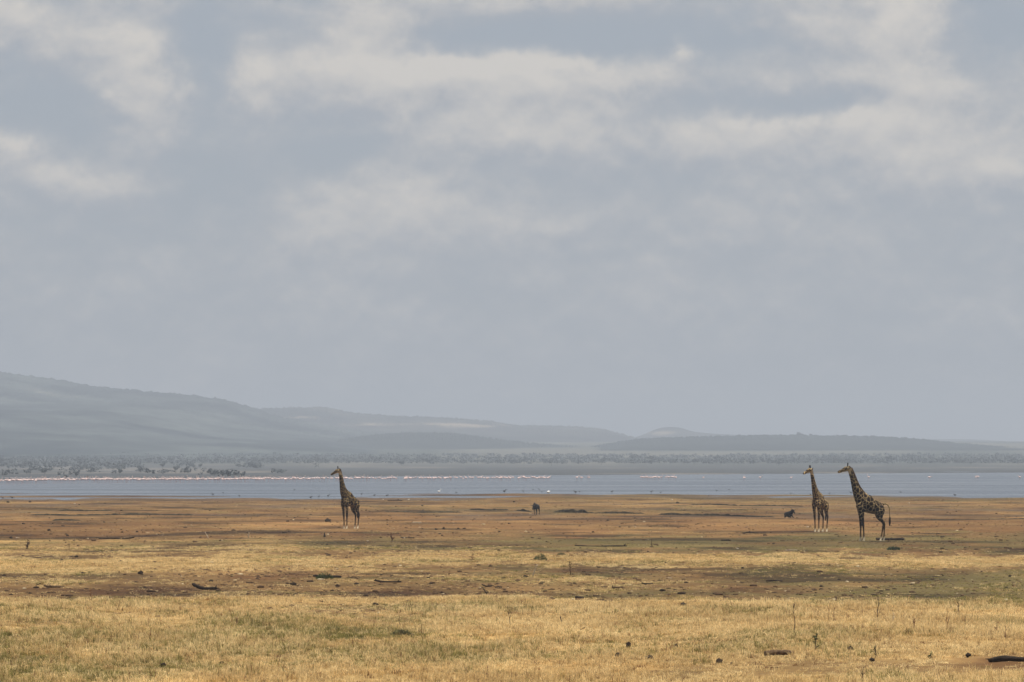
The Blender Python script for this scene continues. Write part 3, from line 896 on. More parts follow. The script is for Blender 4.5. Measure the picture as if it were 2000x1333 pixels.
def far_tree(px, py, k, kind, label, group, sx=1.0):
    X, Y = gp(px, py)
    root = bpy.data.objects.new('shore_tree', None)
    COL.objects.link(root)
    root.location = (X, Y, gz1(X, Y) - .05)
    root.rotation_euler = (0, 0, random.uniform(0, 6.28))
    root.scale = (k * sx, k * sx, k)
    tag(root, label, 'tree', group)
    link('crown', TREES[kind][0], None, root)
    link('trunk', TREES[kind][1], None, root)
far_tree(148.5, 935.5, .52, 2, 'single dark narrow tree rising behind the flamingo row at left', None, .7)
far_tree(128, 934.3, .30, 3, 'low dark bush just left of the single narrow tree', None)
far_tree(170, 934, .22, 3, 'small dark bush just right of the single narrow tree', None)
for i in range(30):
    px = random.uniform(-10, 470); py = random.choice((random.uniform(914, 928), random.uniform(911, 918)))
    far_tree(px, py, random.uniform(.3, .62), random.randint(0, 3), 'hazy bush or small tree in the belt behind the flamingos at left', 'trees of the left far shore')
for i in range(34):
    px = random.uniform(470, 2010); py = random.uniform(908, 913)
    far_tree(px, py, random.uniform(.7, 1.2), random.randint(0, 3), 'hazy small tree standing out of the scrub line beyond the lake', 'trees of the far scrub line')
# continuous scrub: one mass nobody could count
vs, fs = [], []
for i in range(5200):
    if i < 1700:
        px = random.uniform(-250, 620); py = random.uniform(908, 917) if random.random() < .7 else random.uniform(915, 932)
        if vnoise(np.array([px / 45.]), np.array([py / 4.]), 77)[0] < (.66 if py > 915 else .42) + .25 * max(0, (px - 420) / 200): continue
    else:
        px = random.uniform(-300, 2300); py = random.uniform(907.0, 911.0)
    X, Y = gp(px, py)
    z0 = gz1(X, Y)
    hh = random.uniform(1.3, 3.1) * (.6 if py > 915 else 1)
    ww = hh * random.uniform(.8, 1.6)
    for k in range(20):
        c = np.array((X + random.gauss(0, .45) * ww, Y + random.gauss(0, .5) * ww, z0 + hh * random.uniform(.1, .95)))
        s = random.uniform(.15, .3) * ww
        a = np.array((random.gauss(0, 1), random.gauss(0, 1), random.gauss(0, .6))); a /= np.linalg.norm(a)
        b2 = np.cross(a, (random.gauss(0, 1), random.gauss(0, 1), random.gauss(0, 1))); b2 /= np.linalg.norm(b2) + 1e-6
        o = len(vs)
        vs.extend((tuple(c - a * s - b2 * s * .5), tuple(c + a * s - b2 * s * .6), tuple(c + a * s * .7 + b2 * s * .6), tuple(c - a * s * .8 + b2 * s * .5)))
        fs.append((o, o + 1, o + 2, o + 3))
me = bpy.data.meshes.new('shore_scrub')
me.from_pydata(vs, [], fs)
tag(link('shore_scrub', me, LEAF), 'continuous belt of hazy scrub along the far shore', 'scrub', kind='stuff')
# trees on the skyline of the wooded ridge
for px, k in ((1558, 1.9), (1565, 1.5), (1582, 1.5), (1634, 1.4), (1700, 1.3), (1766, 1.4)):
    d = 8000.0
    X = (px - 1000) * d / F
    root = bpy.data.objects.new('ridge_tree', None)
    COL.objects.link(root)
    cyy = float(np.interp(px, [1450, 1560, 1640, 1720, 1790], [852.5, 851.5, 853, 855, 859]))
    root.location = (X, d, CAMH + (HOR - cyy) * d / F - 4)
    root.scale = (k,) * 3
    tag(root, 'hazy tree crown breaking the skyline of the dark wooded ridge', 'tree', 'trees on the ridge skyline')
    link('crown', TREES[0][0], None, root)
    link('trunk', TREES[0][1], None, root)

# ------------------------------------------------------------------ low earth banks (eroded edges with a steep near face)
BANKM = noisy_mat('dark_bank_earth', (.014, .011, .006), (.05, .036, .018), 1.4, .95, .6)  # dark earth, darkened further to carry the shade of the near face
def scale_at(py):
    return (py - HOR) / CAMH
def bank(label, pts, seed, depth=5.0):
    """pts: (px, row of the foot, height in photograph pixels)."""
    pts = sorted(pts)
    xs = np.array([p[0] for p in pts], float)
    pxs = np.arange(xs[0], xs[-1] + .1, 1.5)
    py = np.interp(pxs, xs, [p[1] for p in pts]); hh = np.interp(pxs, xs, [p[2] for p in pts])
    d = FH / (py - HOR)
    X = (pxs - 1000) * d / F
    h = hh / scale_at(py) * (.55 + .9 * fbm(pxs / 7.0, pxs * 0 + seed, seed, 3))
    h *= np.minimum(1, np.minimum(np.arange(len(pxs)), np.arange(len(pxs))[::-1]) / 6.0)
    zb = ground_z(X, d) - .03
    jit = (fbm(pxs / 4.0, pxs * 0, seed + 3, 3) - .5)
    rows = []
    for (dy, fz) in ((-.25, -.1), (-.05, .35), (.02, .75), (.12, .97), (.5, 1.0), (depth * .5, .5), (depth, -.15)):
        rows.append(np.stack([X, d + dy + jit * .5, zb + h * (fz + (jit * .2 if 0 < fz < 1 else 0))], 1))
    n = len(pxs)
    V = np.concatenate(rows)
    ii = np.arange(len(rows) - 1)[:, None] * n + np.arange(n - 1)[None, :]
    q = np.stack([ii, ii + 1, ii + n + 1, ii + n], -1).reshape(-1, 4)
    me = mesh_np('earth_bank', V, q)
    return tag(link('earth_bank', me, BANKM), label, 'earth bank', 'low eroded banks on the plain')
bank('longest dark earth bank right of the standing wildebeest', [(1076, 1001, 2), (1092, 1001, 5), (1105, 1001, 6), (1140, 1001.5, 6), (1150, 1002, 3), (1165, 1002.8, 3), (1190, 1003, 5), (1235, 1003.5, 4), (1262, 1003.5, 2)], 3)
bank('short earth bank touching the standing wildebeest on its left', [(1004, 997.5, 3), (1015, 998, 4), (1030, 999, 4), (1042, 1000, 3)], 5)
bank('thin dark earth bank between the standing and the lying wildebeest', [(1282, 1005, 3), (1300, 1005.5, 4), (1340, 1006, 4), (1400, 1006.5, 4), (1450, 1008.5, 3.5), (1520, 1010.5, 2)], 7)
bank('long thin earth bank at far left', [(55, 1007, 2), (90, 1007, 3), (140, 1007.5, 3.5), (200, 1007, 3), (260, 1006.5, 4), (300, 1006, 3), (380, 1005.5, 2.5)], 9)
bank('lower short earth bank at far left', [(98, 1017.5, 2), (120, 1017, 4), (140, 1017.5, 3), (162, 1017, 2)], 11)
bank('upper earth bank above the long thin bank at far left', [(108, 998.5, 2), (130, 998, 2.5), (170, 998.5, 3), (205, 998.5, 3), (225, 998.5, 1.5)], 13)
bank('faint earth bank right of the lone giraffe', [(745, 1001.5, 2), (790, 1001.5, 2.5), (850, 1001.5, 2), (905, 1000.5, 2.5)], 15)
bank('small earth bank left of the standing wildebeest', [(912, 995.5, 2.5), (935, 996, 3), (960, 996.8, 3), (1000, 997, 3)], 17)
bank('faint earth bank behind the lying wildebeest', [(1345, 987, 1.8), (1390, 987.5, 2.5), (1440, 989, 2.5), (1500, 988.8, 2.5), (1575, 989.5, 2)], 19)
bank('thin earth bank right of the tallest giraffe', [(1740, 1015.5, 1.5), (1800, 1015.5, 2), (1860, 1016, 1.8), (1930, 1015.5, 1.5), (2010, 1014, 2.5)], 21)

# ------------------------------------------------------------------ driftwood
WOOD_D = noisy_mat('dark_driftwood', (.012, .008, .005), (.045, .028, .017), 9.0, .9, .6)
WOOD_B = noisy_mat('brown_driftwood', (.06, .033, .017), (.16, .10, .05), 9.0, .9, .6)
WOOD_P = noisy_mat('bleached_wood', (.38, .30, .20), (.55, .46, .34), 9.0, .85, .3)

def log(label, x0, x1, y, thick, mat=WOOD_D, shape=(0, 0, 0, 0, 0), name='log', spurs=(), seed=1, fork=False):
    """x0..x1 and thick in photograph pixels, y the row where it lies; shape = lift of the centre line at five stations."""
    r = random.Random(seed)
    s = scale_at(y)
    cx = (x0 + x1) / 2
    X, Y = gp(cx, y)
    L = (x1 - x0) / s
    R = thick / s / 2
    bm = bmesh.new()
    secs = []
    N = 12
    for i in range(N + 1):
        t = i / N
        lift = float(np.interp(t, [0, .25, .5, .75, 1], shape)) / s
        rr = R * (1 + r.uniform(-.14, .14)) * (.72 if i in (0, N) else 1)
        secs.append(((-L / 2 + L * t, r.uniform(-.3, .3) * R + .06 * L * math.sin(t * 3.1), R * .85 + lift + r.uniform(-.1, .1) * R), rr, rr * r.uniform(.9, 1.1)))
    loft(bm, secs, n=9)
    for (t, dx, dz, rr) in spurs:
        bx = -L / 2 + L * t
        lift = float(np.interp(t, [0, .25, .5, .75, 1], shape)) / s
        p = Vector((bx, .06 * L * math.sin(t * 3.1), R + lift))
        tip = p + Vector((dx / s, -.05, dz / s))
        loft(bm, [(p, rr / s, rr / s), (p.lerp(tip, .5) + Vector((.01, 0, .01)), rr * .8 / s, rr * .8 / s), (tip, rr * .3 / s, rr * .3 / s)], n=6)
    for v in bm.verts:
        v.co += Vector((r.gauss(0, 1), r.gauss(0, 1), r.gauss(0, 1))) * R * .05
    o = link(name, bm_mesh(bm, name), mat)
    o.location = (X, Y, gz1(X, Y) - R * .12)
    o.rotation_euler = (0, 0, r.uniform(-.06, .06))
    return tag(o, label, 'log' if name == 'log' else 'branch', 'driftwood lying on the plain')

log('dark curved log with its left end bent up on the brown strip', 376, 424, 1153.5, 6.5, shape=(10, 3, 0, 0, 1), spurs=((.93, 3, 6, 1.2), (.98, 7, -1, 1)), seed=3)
log('straight brown log left of the curved log', 86, 123, 1148, 5.0, WOOD_B, shape=(2.5, 1, 0, 0, 0), seed=4, spurs=((.95, 6, 1, .8),))
log('short tilted twig at the left end of the straight brown log', 70, 81, 1144, 1.6, shape=(0, 1, 2, 3, 5), name='branch', seed=5)
log('short flat dark stick below and left of the curved log', 287, 306, 1158, 2.6, seed=6)
log('long thin dark branch lying on dark soil at left', 193, 236, 1054, 2.6, shape=(0, 0, .5, .5, .3), name='branch', seed=7)
log('rising dark branch end next to the long thin branch at left', 238, 263, 1053, 2.4, shape=(0, 0, .5, 1.5, 2.5), name='branch', seed=8)
log('dark log with a green tuft growing over it', 612, 667, 1129.5, 5.5, shape=(2, 1, 0, 0, 0), seed=9)
log('thin knobbly log right of the log with the green tuft', 731, 784, 1139, 3.4, shape=(3, 1, 0, 0, .5), spurs=((.85, 4, 4, .8), (.1, -4, 3, .8)), seed=10)
log('slim stick beside the brown twiggy shrub right of the lone giraffe', 782, 810, 1052, 1.9, shape=(1.5, .6, 0, .3, .2), name='branch', seed=11)
log('longest thin fallen branch in the middle of the plain', 1122, 1224, 1067.5, 2.6, shape=(1.5, 0, -.3, .3, .5), name='branch', spurs=((.95, 3, 4, 1.4), (.55, -5, 3, .6)), seed=12)
log('faint thin stick above the longest fallen branch', 1084, 1150, 1053, 1.5, WOOD_B, shape=(.6, 0, 0, .3, .2), name='branch', seed=13)
log('curved stick above the spiky twig cluster', 941, 961, 1145, 2.8, shape=(4, 1.5, 0, .6, 1.2), seed=14)
log('short thick black log at the edge of the tall grass', 1124, 1139.5, 1171.5, 6.5, shape=(1, .3, 0, 0, .5), seed=15, spurs=((.98, 2, 1, 1.2),))
log('brown log with an upright stub, right of centre', 1195, 1217, 1147, 4.4, WOOD_B, shape=(1.5, 0, 0, .3, .5), spurs=((.06, -.5, 4, 1.0),), seed=16)
log('thin dark stick left of the round dung mound', 1253, 1275, 1138, 2.6, shape=(1.5, .3, 0, 0, .4), seed=17, spurs=((.1, -6, 4, .7),))
log('dark stick with a knob lying left of the pale giraffe', 1450, 1497, 1043, 2.4, shape=(0, 1.4, .5, 0, -.3), name='branch', spurs=((.3, 0, 3, 1.3), (.1, -10, 0, .6)), seed=18)
log('low dark slab of wood on green ground right of centre', 1408, 1427, 1056, 3.4, seed=19)
log('dark log lying behind the hind feet of the tallest giraffe', 1711, 1766, 1055.5, 5.0, shape=(.5, 0, 0, .5, .8), spurs=((.02, -2, 1.5, 2.0), (.5, 3, 3, 1), (.85, 5, 3, 1.0)), seed=20)
log('short brown log in the dry band at right', 1745, 1761, 1102.5, 4.0, WOOD_B, spurs=((.05, -12, 1, .8),), seed=21)
log('cracked dark stick on the green ground at right', 1496, 1528, 1132, 3.2, shape=(0, .5, .5, 0, 0), spurs=((.08, -2, -2, 1.5), (.6, 3, -1, 1)), seed=22)
log('dark flat log at the top edge of the tall grass at right', 1481, 1528, 1181, 5.0, shape=(0, .4, 0, .3, .5), spurs=((.02, -6, -1, 1.0),), seed=23)
log('twisted dark log at the top edge of the grass at far right', 1771, 1806, 1186, 4.5, shape=(4.5, 3.0, 0.6, 0, 1.0), spurs=((.8, 3, 2, 1.2), (.3, 3, 2, 1)), seed=24)
log('thick brown log half sunk in the nearest tall grass', 1492, 1549, 1287, 11.0, WOOD_B, shape=(4, 5.5, 6, 6, 5), seed=25)
log('big dark log at the right edge of the near grass', 1931, 2030, 1297, 11.0, shape=(1, 4, 4, 2, 2), spurs=((.32, -5, 3, 2.5), (.02, -10, 2, 1.5)), seed=26)
log('pale bleached stick lying right of the pale giraffe band', 1533, 1557, 1075, 1.4, WOOD_P, shape=(.3, 0, .2, 0, .3), name='branch', seed=27)
log('pale bleached plank on bare soil right of the lone giraffe', 806, 823, 1022.5, 2.0, WOOD_P, seed=28)
log('thin curved twig in the grass at lower left', 215, 232, 1262, 1.5, shape=(2, 3, 2.5, 1, -.5), name='branch', seed=29)
log('thin rising twig in the grass right of centre', 1122, 1143, 1232, 1.5, shape=(0, 1.5, 4, 7, 10), name='branch', seed=30)
log('thin dark twig on the bare patch at lower right', 1497, 1525, 1306, 1.6, name='branch', seed=31)
log('slim dark stick in the far strip right of the lone giraffe', 757, 786, 978, 1.8, name='branch', seed=32)
log('grey stick lying in the dry band at far right', 1300, 1312, 1126, 1.6, WOOD_P, name='branch', seed=33)

# dead standing or leaning branched twigs
def twig(label, px, y, h, lean, mat, seed, forks=5, name='dead_stem', cat='dead stem', r0=.9, spread=.5, leaves=None, group='dead stems in the grass'):
    r = random.Random(seed)
    s = scale_at(y)
    X, Y = gp(px, y)
    H = h / s
    bm = bmesh.new()
    lx = lean / s
    path = [Vector((0, 0, -.03))]
    for i in range(1, 7):
        t = i / 6
        path.append(Vector((lx * t ** 1.3 + r.uniform(-.03, .03) * H, r.uniform(-.03, .03) * H, H * t)))
    rad = 1.15 * r0 / s
    loft(bm, [(p, rad * (1 - .75 * i / 6), rad * (1 - .75 * i / 6)) for i, p in enumerate(path)], side=Vector((0, 1, 0)), n=5)
    tips = []
    for k in range(forks):
        i = r.randint(1, 5)
        p = path[i]
        l = H * r.uniform(.2, .5) * (1 - i / 9)
        a = r.choice((-1, 1)) * r.uniform(.3, 1.0) * spread * 2
        tip = p + Vector((math.sin(a) * l, r.uniform(-.4, .4) * l, abs(math.cos(a)) * l))
        loft(bm, [(p, rad * .5, rad * .5), (p.lerp(tip, .5) + Vector((0, 0, .03 * l)), rad * .38, rad * .38), (tip, rad * .15, rad * .15)], n=4)
        tips.append((p, tip))
    root = bpy.data.objects.new(name, None) if leaves else None
    if root:
        COL.objects.link(root)
        o = link('stem', bm_mesh(bm, 'stem'), mat, root)
        bm = bmesh.new()
        for (p, tip) in tips + [(path[2], path[6])]:
            for _ in range(leaves[1]):
                c = p.lerp(tip, r.uniform(.2, 1.0)) + Vector((r.gauss(0, .02), r.gauss(0, .02), r.gauss(0, .02)))
                sz = r.uniform(.6, 1.3) * leaves[2] / s
                R3 = Euler((r.uniform(-.9, .9), r.uniform(-.9, .9), r.uniform(0, 6))).to_matrix()
                bm.faces.new([bm.verts.new(c + R3 @ Vector(q)) for q in ((-sz, 0, 0), (0, -sz * .5, .1 * sz), (sz, 0, 0), (0, sz * .5, .1 * sz))])
        link('foliage', bm_mesh(bm, 'foliage', False), leaves[0], root)
        o = root
    else:
        o = link(name, bm_mesh(bm, name), mat)
    o.location = (X, Y, gz1(X, Y))
    return tag(o, label, cat, group)
STEM_D = noisy_mat('dry_dark_stem', (.05, .03, .018), (.10, .06, .035), 12, .9, 0)
STEM_R = noisy_mat('dry_red_stem', (.13, .055, .03), (.22, .10, .05), 12, .9, 0)
STEM_P = noisy_mat('dry_pale_stem', (.5, .40, .25), (.62, .5, .33), 12, .9, 0)
GLEAF = noisy_mat('green_leaf', (.05, .075, .025), (.12, .15, .05), 12, .8, 0)
OLEAF = noisy_mat('olive_leaf', (.12, .12, .05), (.22, .19, .08), 12, .8, 0)
RLEAF = noisy_mat('dry_red_leaf', (.12, .055, .03), (.25, .13, .06), 12, .8, 0)
twig('reddish dry stalk standing in the grass at lower left', 294, 1254, 30, 1, STEM_R, 1, 6, r0=1.0, spread=.25)
twig('thin dark dead sapling right of the pale standing stick', 1114, 1121.5, 28, -2, STEM_D, 2, 9, r0=.9, spread=.5)
twig('pale leaning dead stick standing left of the dead sapling', 1041, 1124, 23, 9, WOOD_P, 3, 4, r0=1.5, spread=.4)
twig('thin dark stalk in the grass in front of the spiky twig cluster', 997, 1219, 44, -6, STEM_D, 4, 3, r0=.7, spread=.3)
twig('short dark stub with a bent twig in the grass right of centre', 1097, 1215, 17, -4, STEM_D, 5, 4, r0=1.5, spread=.4)
twig('thin dry stalk in the grass left of centre', 781, 1222, 26, -1, STEM_D, 6, 3, r0=.6, spread=.3)
twig('tall thin dark stalk left of the green branching shrub', 1551.5, 1243, 62, 0, STEM_D, 7, 4, r0=.9, spread=.25)
twig('tallest thin stalk in the grass at right', 1714.5, 1219, 56, 0, STEM_D, 8, 4, r0=.8, spread=.25)
twig('thin stalk between the two tall stalks at right', 1629, 1217, 34, -1, STEM_R, 9, 4, r0=.6, spread=.3)
twig('thin stalk just left of the two tall stalks at right', 1619, 1214, 38, 0, STEM_R, 18, 3, r0=.5, spread=.3)
twig('reddish crooked stalk in the grass at right', 1785, 1239, 36, -1, STEM_R, 10, 6, r0=1.0, spread=.35)
twig('dark twiggy stalk near the right edge', 1872, 1211, 33, -1, STEM_D, 11, 9, r0=1.0, spread=.45)
twig('faint stalk right of the reddish crooked stalk', 1849, 1237, 46, 1, STEM_R, 12, 4, r0=.6, spread=.3)
twig('thin dark stalk at the bottom edge, lower right', 1685, 1338, 40, 0, STEM_D, 13, 5, r0=1.1, spread=.4)
twig('thin stalk near the right edge of the grass', 1963, 1254, 30, 0, STEM_R, 14, 4, r0=.8, spread=.4)
twig('pale forked stem in the grass at right', 1742, 1222, 24, 2, STEM_P, 15, 4, r0=1.1, spread=.6)
twig('pale forked twig standing on dark soil at left', 485, 1052, 12, 2, WOOD_P, 16, 4, r0=.9, spread=.5)
twig('pale leaning twig on dark soil left of the forked pale twig', 407, 1053, 13, -7, WOOD_P, 17, 2, r0=.9, spread=.5)
twig('tiny dark upright stub on the soil below the lone giraffe', 634, 1050.5, 9, 0, WOOD_D, 19, 2, r0=2.2, spread=.2, name='stump', cat='stump', group='small stumps')
twig('thin dry stalk in the grass band at far left', 135, 1072, 17, 0, STEM_D, 20, 2, r0=.5, spread=.2)
twig('second thin dry stalk in the grass band at far left', 219, 1078, 12, -1, STEM_D, 21, 2, r0=.5, spread=.2)
twig('small dark upright shoot on green ground above the longest branch', 1273, 1068, 16, -1, STEM_D, 22, 5, r0=.8, spread=.5)
twig('dead leaning branched twig on the brown strip left of centre', 565, 1170, 14, 28, WOOD_D, 23, 6, r0=.9, spread=.7)
twig('spiky dark twig cluster on the brown strip at centre', 950, 1159, 14, -8, WOOD_D, 24, 9, r0=1.3, spread=.9)
twig('pale thin stalk behind the tall grass right of the stalks', 1536, 1183, 16, 6, STEM_P, 25, 2, r0=.5, spread=.3)
SH = 'small shrubs on the plain'
twig('green branching shrub in the nearest grass at right', 1592, 1276, 34, 2, STEM_D, 31, 12, 'shrub', 'shrub', 1.2, .55, (GLEAF, 14, 1.6), SH)
twig('thin green plant in the grass right of the branching shrub', 1711, 1288, 28, -2, STEM_D, 32, 7, 'shrub', 'shrub', .9, .4, (OLEAF, 8, 1.5), SH)
twig('dark twiggy bush on the dry band at far left', 53, 1072, 20, 2, STEM_D, 33, 14, 'shrub', 'shrub', 1.2, .8, (RLEAF, 9, 1.1), SH)
twig('reddish dry shrub on the brown strip at left', 179, 1181, 28, -3, STEM_R, 34, 10, 'shrub', 'shrub', .7, .5, (RLEAF, 5, 1.0), SH)
twig('brown twiggy shrub on dark soil right of the lone giraffe', 766, 1058, 17, -2, STEM_R, 35, 14, 'shrub', 'shrub', .9, .9, (RLEAF, 9, 1.0), SH)
twig('sparse reddish shrub left of the rounded green bush', 921, 1096, 16, 3, STEM_R, 36, 9, 'shrub', 'shrub', .7, .7, (RLEAF, 6, 1.0), SH)
twig('small green sprig in the grass at right', 1668, 1247, 12, 2, STEM_D, 37, 6, 'shrub', 'shrub', .7, .8, (GLEAF, 9, 1.5), SH)
twig('loose green plant near the bottom right', 1815, 1292, 14, 2, STEM_D, 38, 8, 'shrub', 'shrub', .8, .9, (GLEAF, 9, 1.6), SH)
twig('reddish dry weed in the grass above the reddish stalk at left', 462, 1222, 18, 2, STEM_R, 39, 8, 'shrub', 'shrub', .7, .6, (RLEAF, 5, 1.2), SH)
twig('reddish weed in the near grass at far right', 1945, 1240, 24, 2, STEM_R, 40, 8, 'shrub', 'shrub', .7, .6, (RLEAF, 5, 1.2), SH)

def cushion(label, px, y, w, h, mat, seed, n=420):
    r = random.Random(seed)
    s = scale_at(y)
    X, Y = gp(px, y)
    root = bpy.data.objects.new('bush', None); COL.objects.link(root)
    root.location = (X, Y, gz1(X, Y) - .02)
    bm = bmesh.new()
    W_, H_ = w / s / 2, h / s
    for _ in range(n):
        a = r.uniform(0, 6.28); q = math.sqrt(r.random())
        t = r.random() ** .7
        c = Vector((math.cos(a) * q * W_, math.sin(a) * q * W_, H_ * (1 - q * q * .8) * t * r.uniform(.7, 1.15)))
        tip = c + Vector((math.cos(a) * .3, math.sin(a) * .3, 1)).normalized() * r.uniform(.05, .10)
        sd = Vector((r.gauss(0, 1), r.gauss(0, 1), 0)).normalized() * .016
        bm.faces.new([bm.verts.new(p) for p in (c - sd, c + sd, tip)])
    link('foliage', bm_mesh(bm, 'foliage', False), mat, root)
    bm = bmesh.new()
    for k in range(6):
        a = k * 1.05
        loft(bm, [((0, 0, -.03), .012, .012), ((math.cos(a) * W_ * .4, math.sin(a) * W_ * .4, H_ * .4), .008, .008), ((math.cos(a) * W_ * .6, math.sin(a) * W_ * .6, H_ * .7), .003, .003)], n=4)
    link('stem', bm_mesh(bm, 'stem'), STEM_D, root)
    return tag(root, label, 'bush', 'low green bushes')
cushion('rounded green bush in the dry grass band at centre', 1055, 1096, 26, 15, GLEAF, 1)
cushion('low dark green bush in front of the tallest giraffe', 1745, 1074, 26, 8, noisy_mat('blue_green_leaf', (.025, .055, .03), (.06, .10, .05), 12, .8, 0), 2)
cushion('green tuft growing over the dark log at left', 634, 1131, 34, 14, GLEAF, 3)
cushion('flat grey-green mound left of the upright shoot', 1096, 1087, 17, 5, OLEAF, 4)
cushion('green clump in the grass right of the log with the tuft', 785, 1243, 46, 14, OLEAF, 5, 700)

# ------------------------------------------------------------------ dung and clods
DUNG = noisy_mat('dark_dung', (.016, .011, .007), (.05, .032, .019), 25, .95, .7)
STONE = noisy_mat('pale_stone', (.42, .36, .27), (.58, .5, .4), 12, .9, .3)
def clod_mesh(seed, flat):
    r = random.Random(seed)
    bm = bmesh.new()
    bmesh.ops.create_icosphere(bm, subdivisions=2, radius=1.0)
    ph = [r.uniform(0, 6) for _ in range(6)]
    for v in bm.verts:
        c = v.co
        k = 1 + .22 * math.sin(3 * c.x + ph[0]) * math.sin(4 * c.y + ph[1]) + .18 * math.sin(6 * c.z + ph[2] + 3 * c.x) + r.uniform(-.1, .1)
        v.co = Vector((c.x * k, c.y * k * .8, c.z * k * flat + flat * .55))
    return bm_mesh(bm, 'dung_clump')
CL = [clod_mesh(i, f) for i, f in enumerate((.55, .7, .45, .8, .6))]
for mm in CL:
    mm.materials.append(DUNG)
CLODS = [(52, 1205, 7), (467, 1184, 9), (500, 1177, 11), (320, 1301, 13), (433, 1300, 8), (275, 1124, 10), (161, 1124, 9), (121, 1099, 8), (150, 1088, 8), (236, 1100, 8), (46, 1026, 7), (556, 1042, 11), (562, 1019.5, 7), (640, 1018.5, 13), (639, 1067, 5), (143, 1104.5, 5), (565, 1114, 6), (425, 1173, 6), (412, 1137, 9), (148, 1139, 8), (573, 1143, 12),
         (1294, 1152, 11), (1318, 1150.5, 7), (1334, 1186, 15), (1070, 1188, 9), (1104, 1183, 7), (734, 1184, 11), (908, 1164.5, 6), (1227, 1269, 10), (1207, 1288, 14), (1268, 1292, 18), (1320, 1270, 8), (953, 1292, 7), (1088, 1089, 3), (1300, 1102, 7), (1268, 1102, 5), (1122, 1138, 6), (1077, 1134, 5), (983, 1127, 8), (1027, 1126, 10), (837, 1128, 9), (745, 1123, 5), (696, 1142, 11), (895, 1033.5, 6), (907, 1033, 8), (867, 1034, 6), (852, 1035, 6), (859, 1043, 7), (825, 1034, 5), (757, 1026, 4), (1187, 1017, 6), (1158, 1039, 5), (1068, 982, 4), (1323, 983, 8), (1188, 979, 3), (1004, 981.5, 4), (825, 989, 4),
         (1404, 1299, 17), (1586, 1183, 9), (1680, 1176, 7), (1603, 1144, 7), (1638, 1131, 7), (1839, 1124, 9), (1972, 1125, 8), (1965, 1147, 8), (1552, 1102, 7), (1620, 1105, 5), (1450, 1111, 5), (1510, 1062, 5), (1652, 1049, 5), (1840, 1072, 9), (1598, 1086, 4), (1900, 1190, 5), (1890, 1288, 12), (1660, 1276, 10), (16, 982, 6), (59, 981.5, 6), (155, 986, 4), (97, 1013, 3), (204, 1021, 4), (268, 1039, 6), (132, 1046, 6), (22, 1052, 6), (25, 1039, 5), (96, 1037, 6), (45, 1086, 5), (1702, 1297, 12), (1428, 1301, 6), (1480, 1281, 6)]
for i, (px, py, w) in enumerate(CLODS):
    X, Y = gp(px, py)
    s = scale_at(py)
    o = bpy.data.objects.new('dung_clump', random.choice(CL))
    COL.objects.link(o)
    k = w / s / 2
    o.location = (X, Y, gz1(X, Y) - .1 * k + (.05 if py > 1195 else 0))
    o.scale = (k, k, k * random.uniform(.8, 1.2) * (1.25 if py > 1195 else 1))
    o.rotation_euler = (0, 0, random.uniform(-.5, .5))
    if (px, py) == (1294, 1152):
        lab = 'round dark dung mound right of the thin dark stick'
    elif (px, py) == (320, 1301):
        lab = 'large dark clump lying in the green grass at bottom left'
    elif (px, py) == (1404, 1299):
        lab = 'wide flat dark clump on the bare patch left of the half sunk log'
    else:
        lab = ('small dark clump lying in the tall yellow grass' if py > 1195 else
               'small dark clump on the mixed grass and soil strips' if py > 1056 else 'tiny dark clump on the far bare soil')
    tag(o, lab, 'dung clump', 'dark clumps scattered over the plain')
for (px, py, w) in [(33, 1050, 4), (146, 984, 4), (790, 1052, 4), (1577, 1030.5, 5), (1440, 1071, 5), (748, 976, 4), (798, 976, 5), (1775, 984, 4), (1312, 978, 5), (718, 1058, 4)]:
    X, Y = gp(px, py); s = scale_at(py)
    o = bpy.data.objects.new('pale_stone', CL[2].copy()); o.data.materials.clear(); o.data.materials.append(STONE)
    COL.objects.link(o)
    o.location = (X, Y, gz1(X, Y)); o.scale = (w / s / 2,) * 3
    tag(o, 'small pale stone or bone fragment on the soil', 'stone', 'pale fragments on the plain')

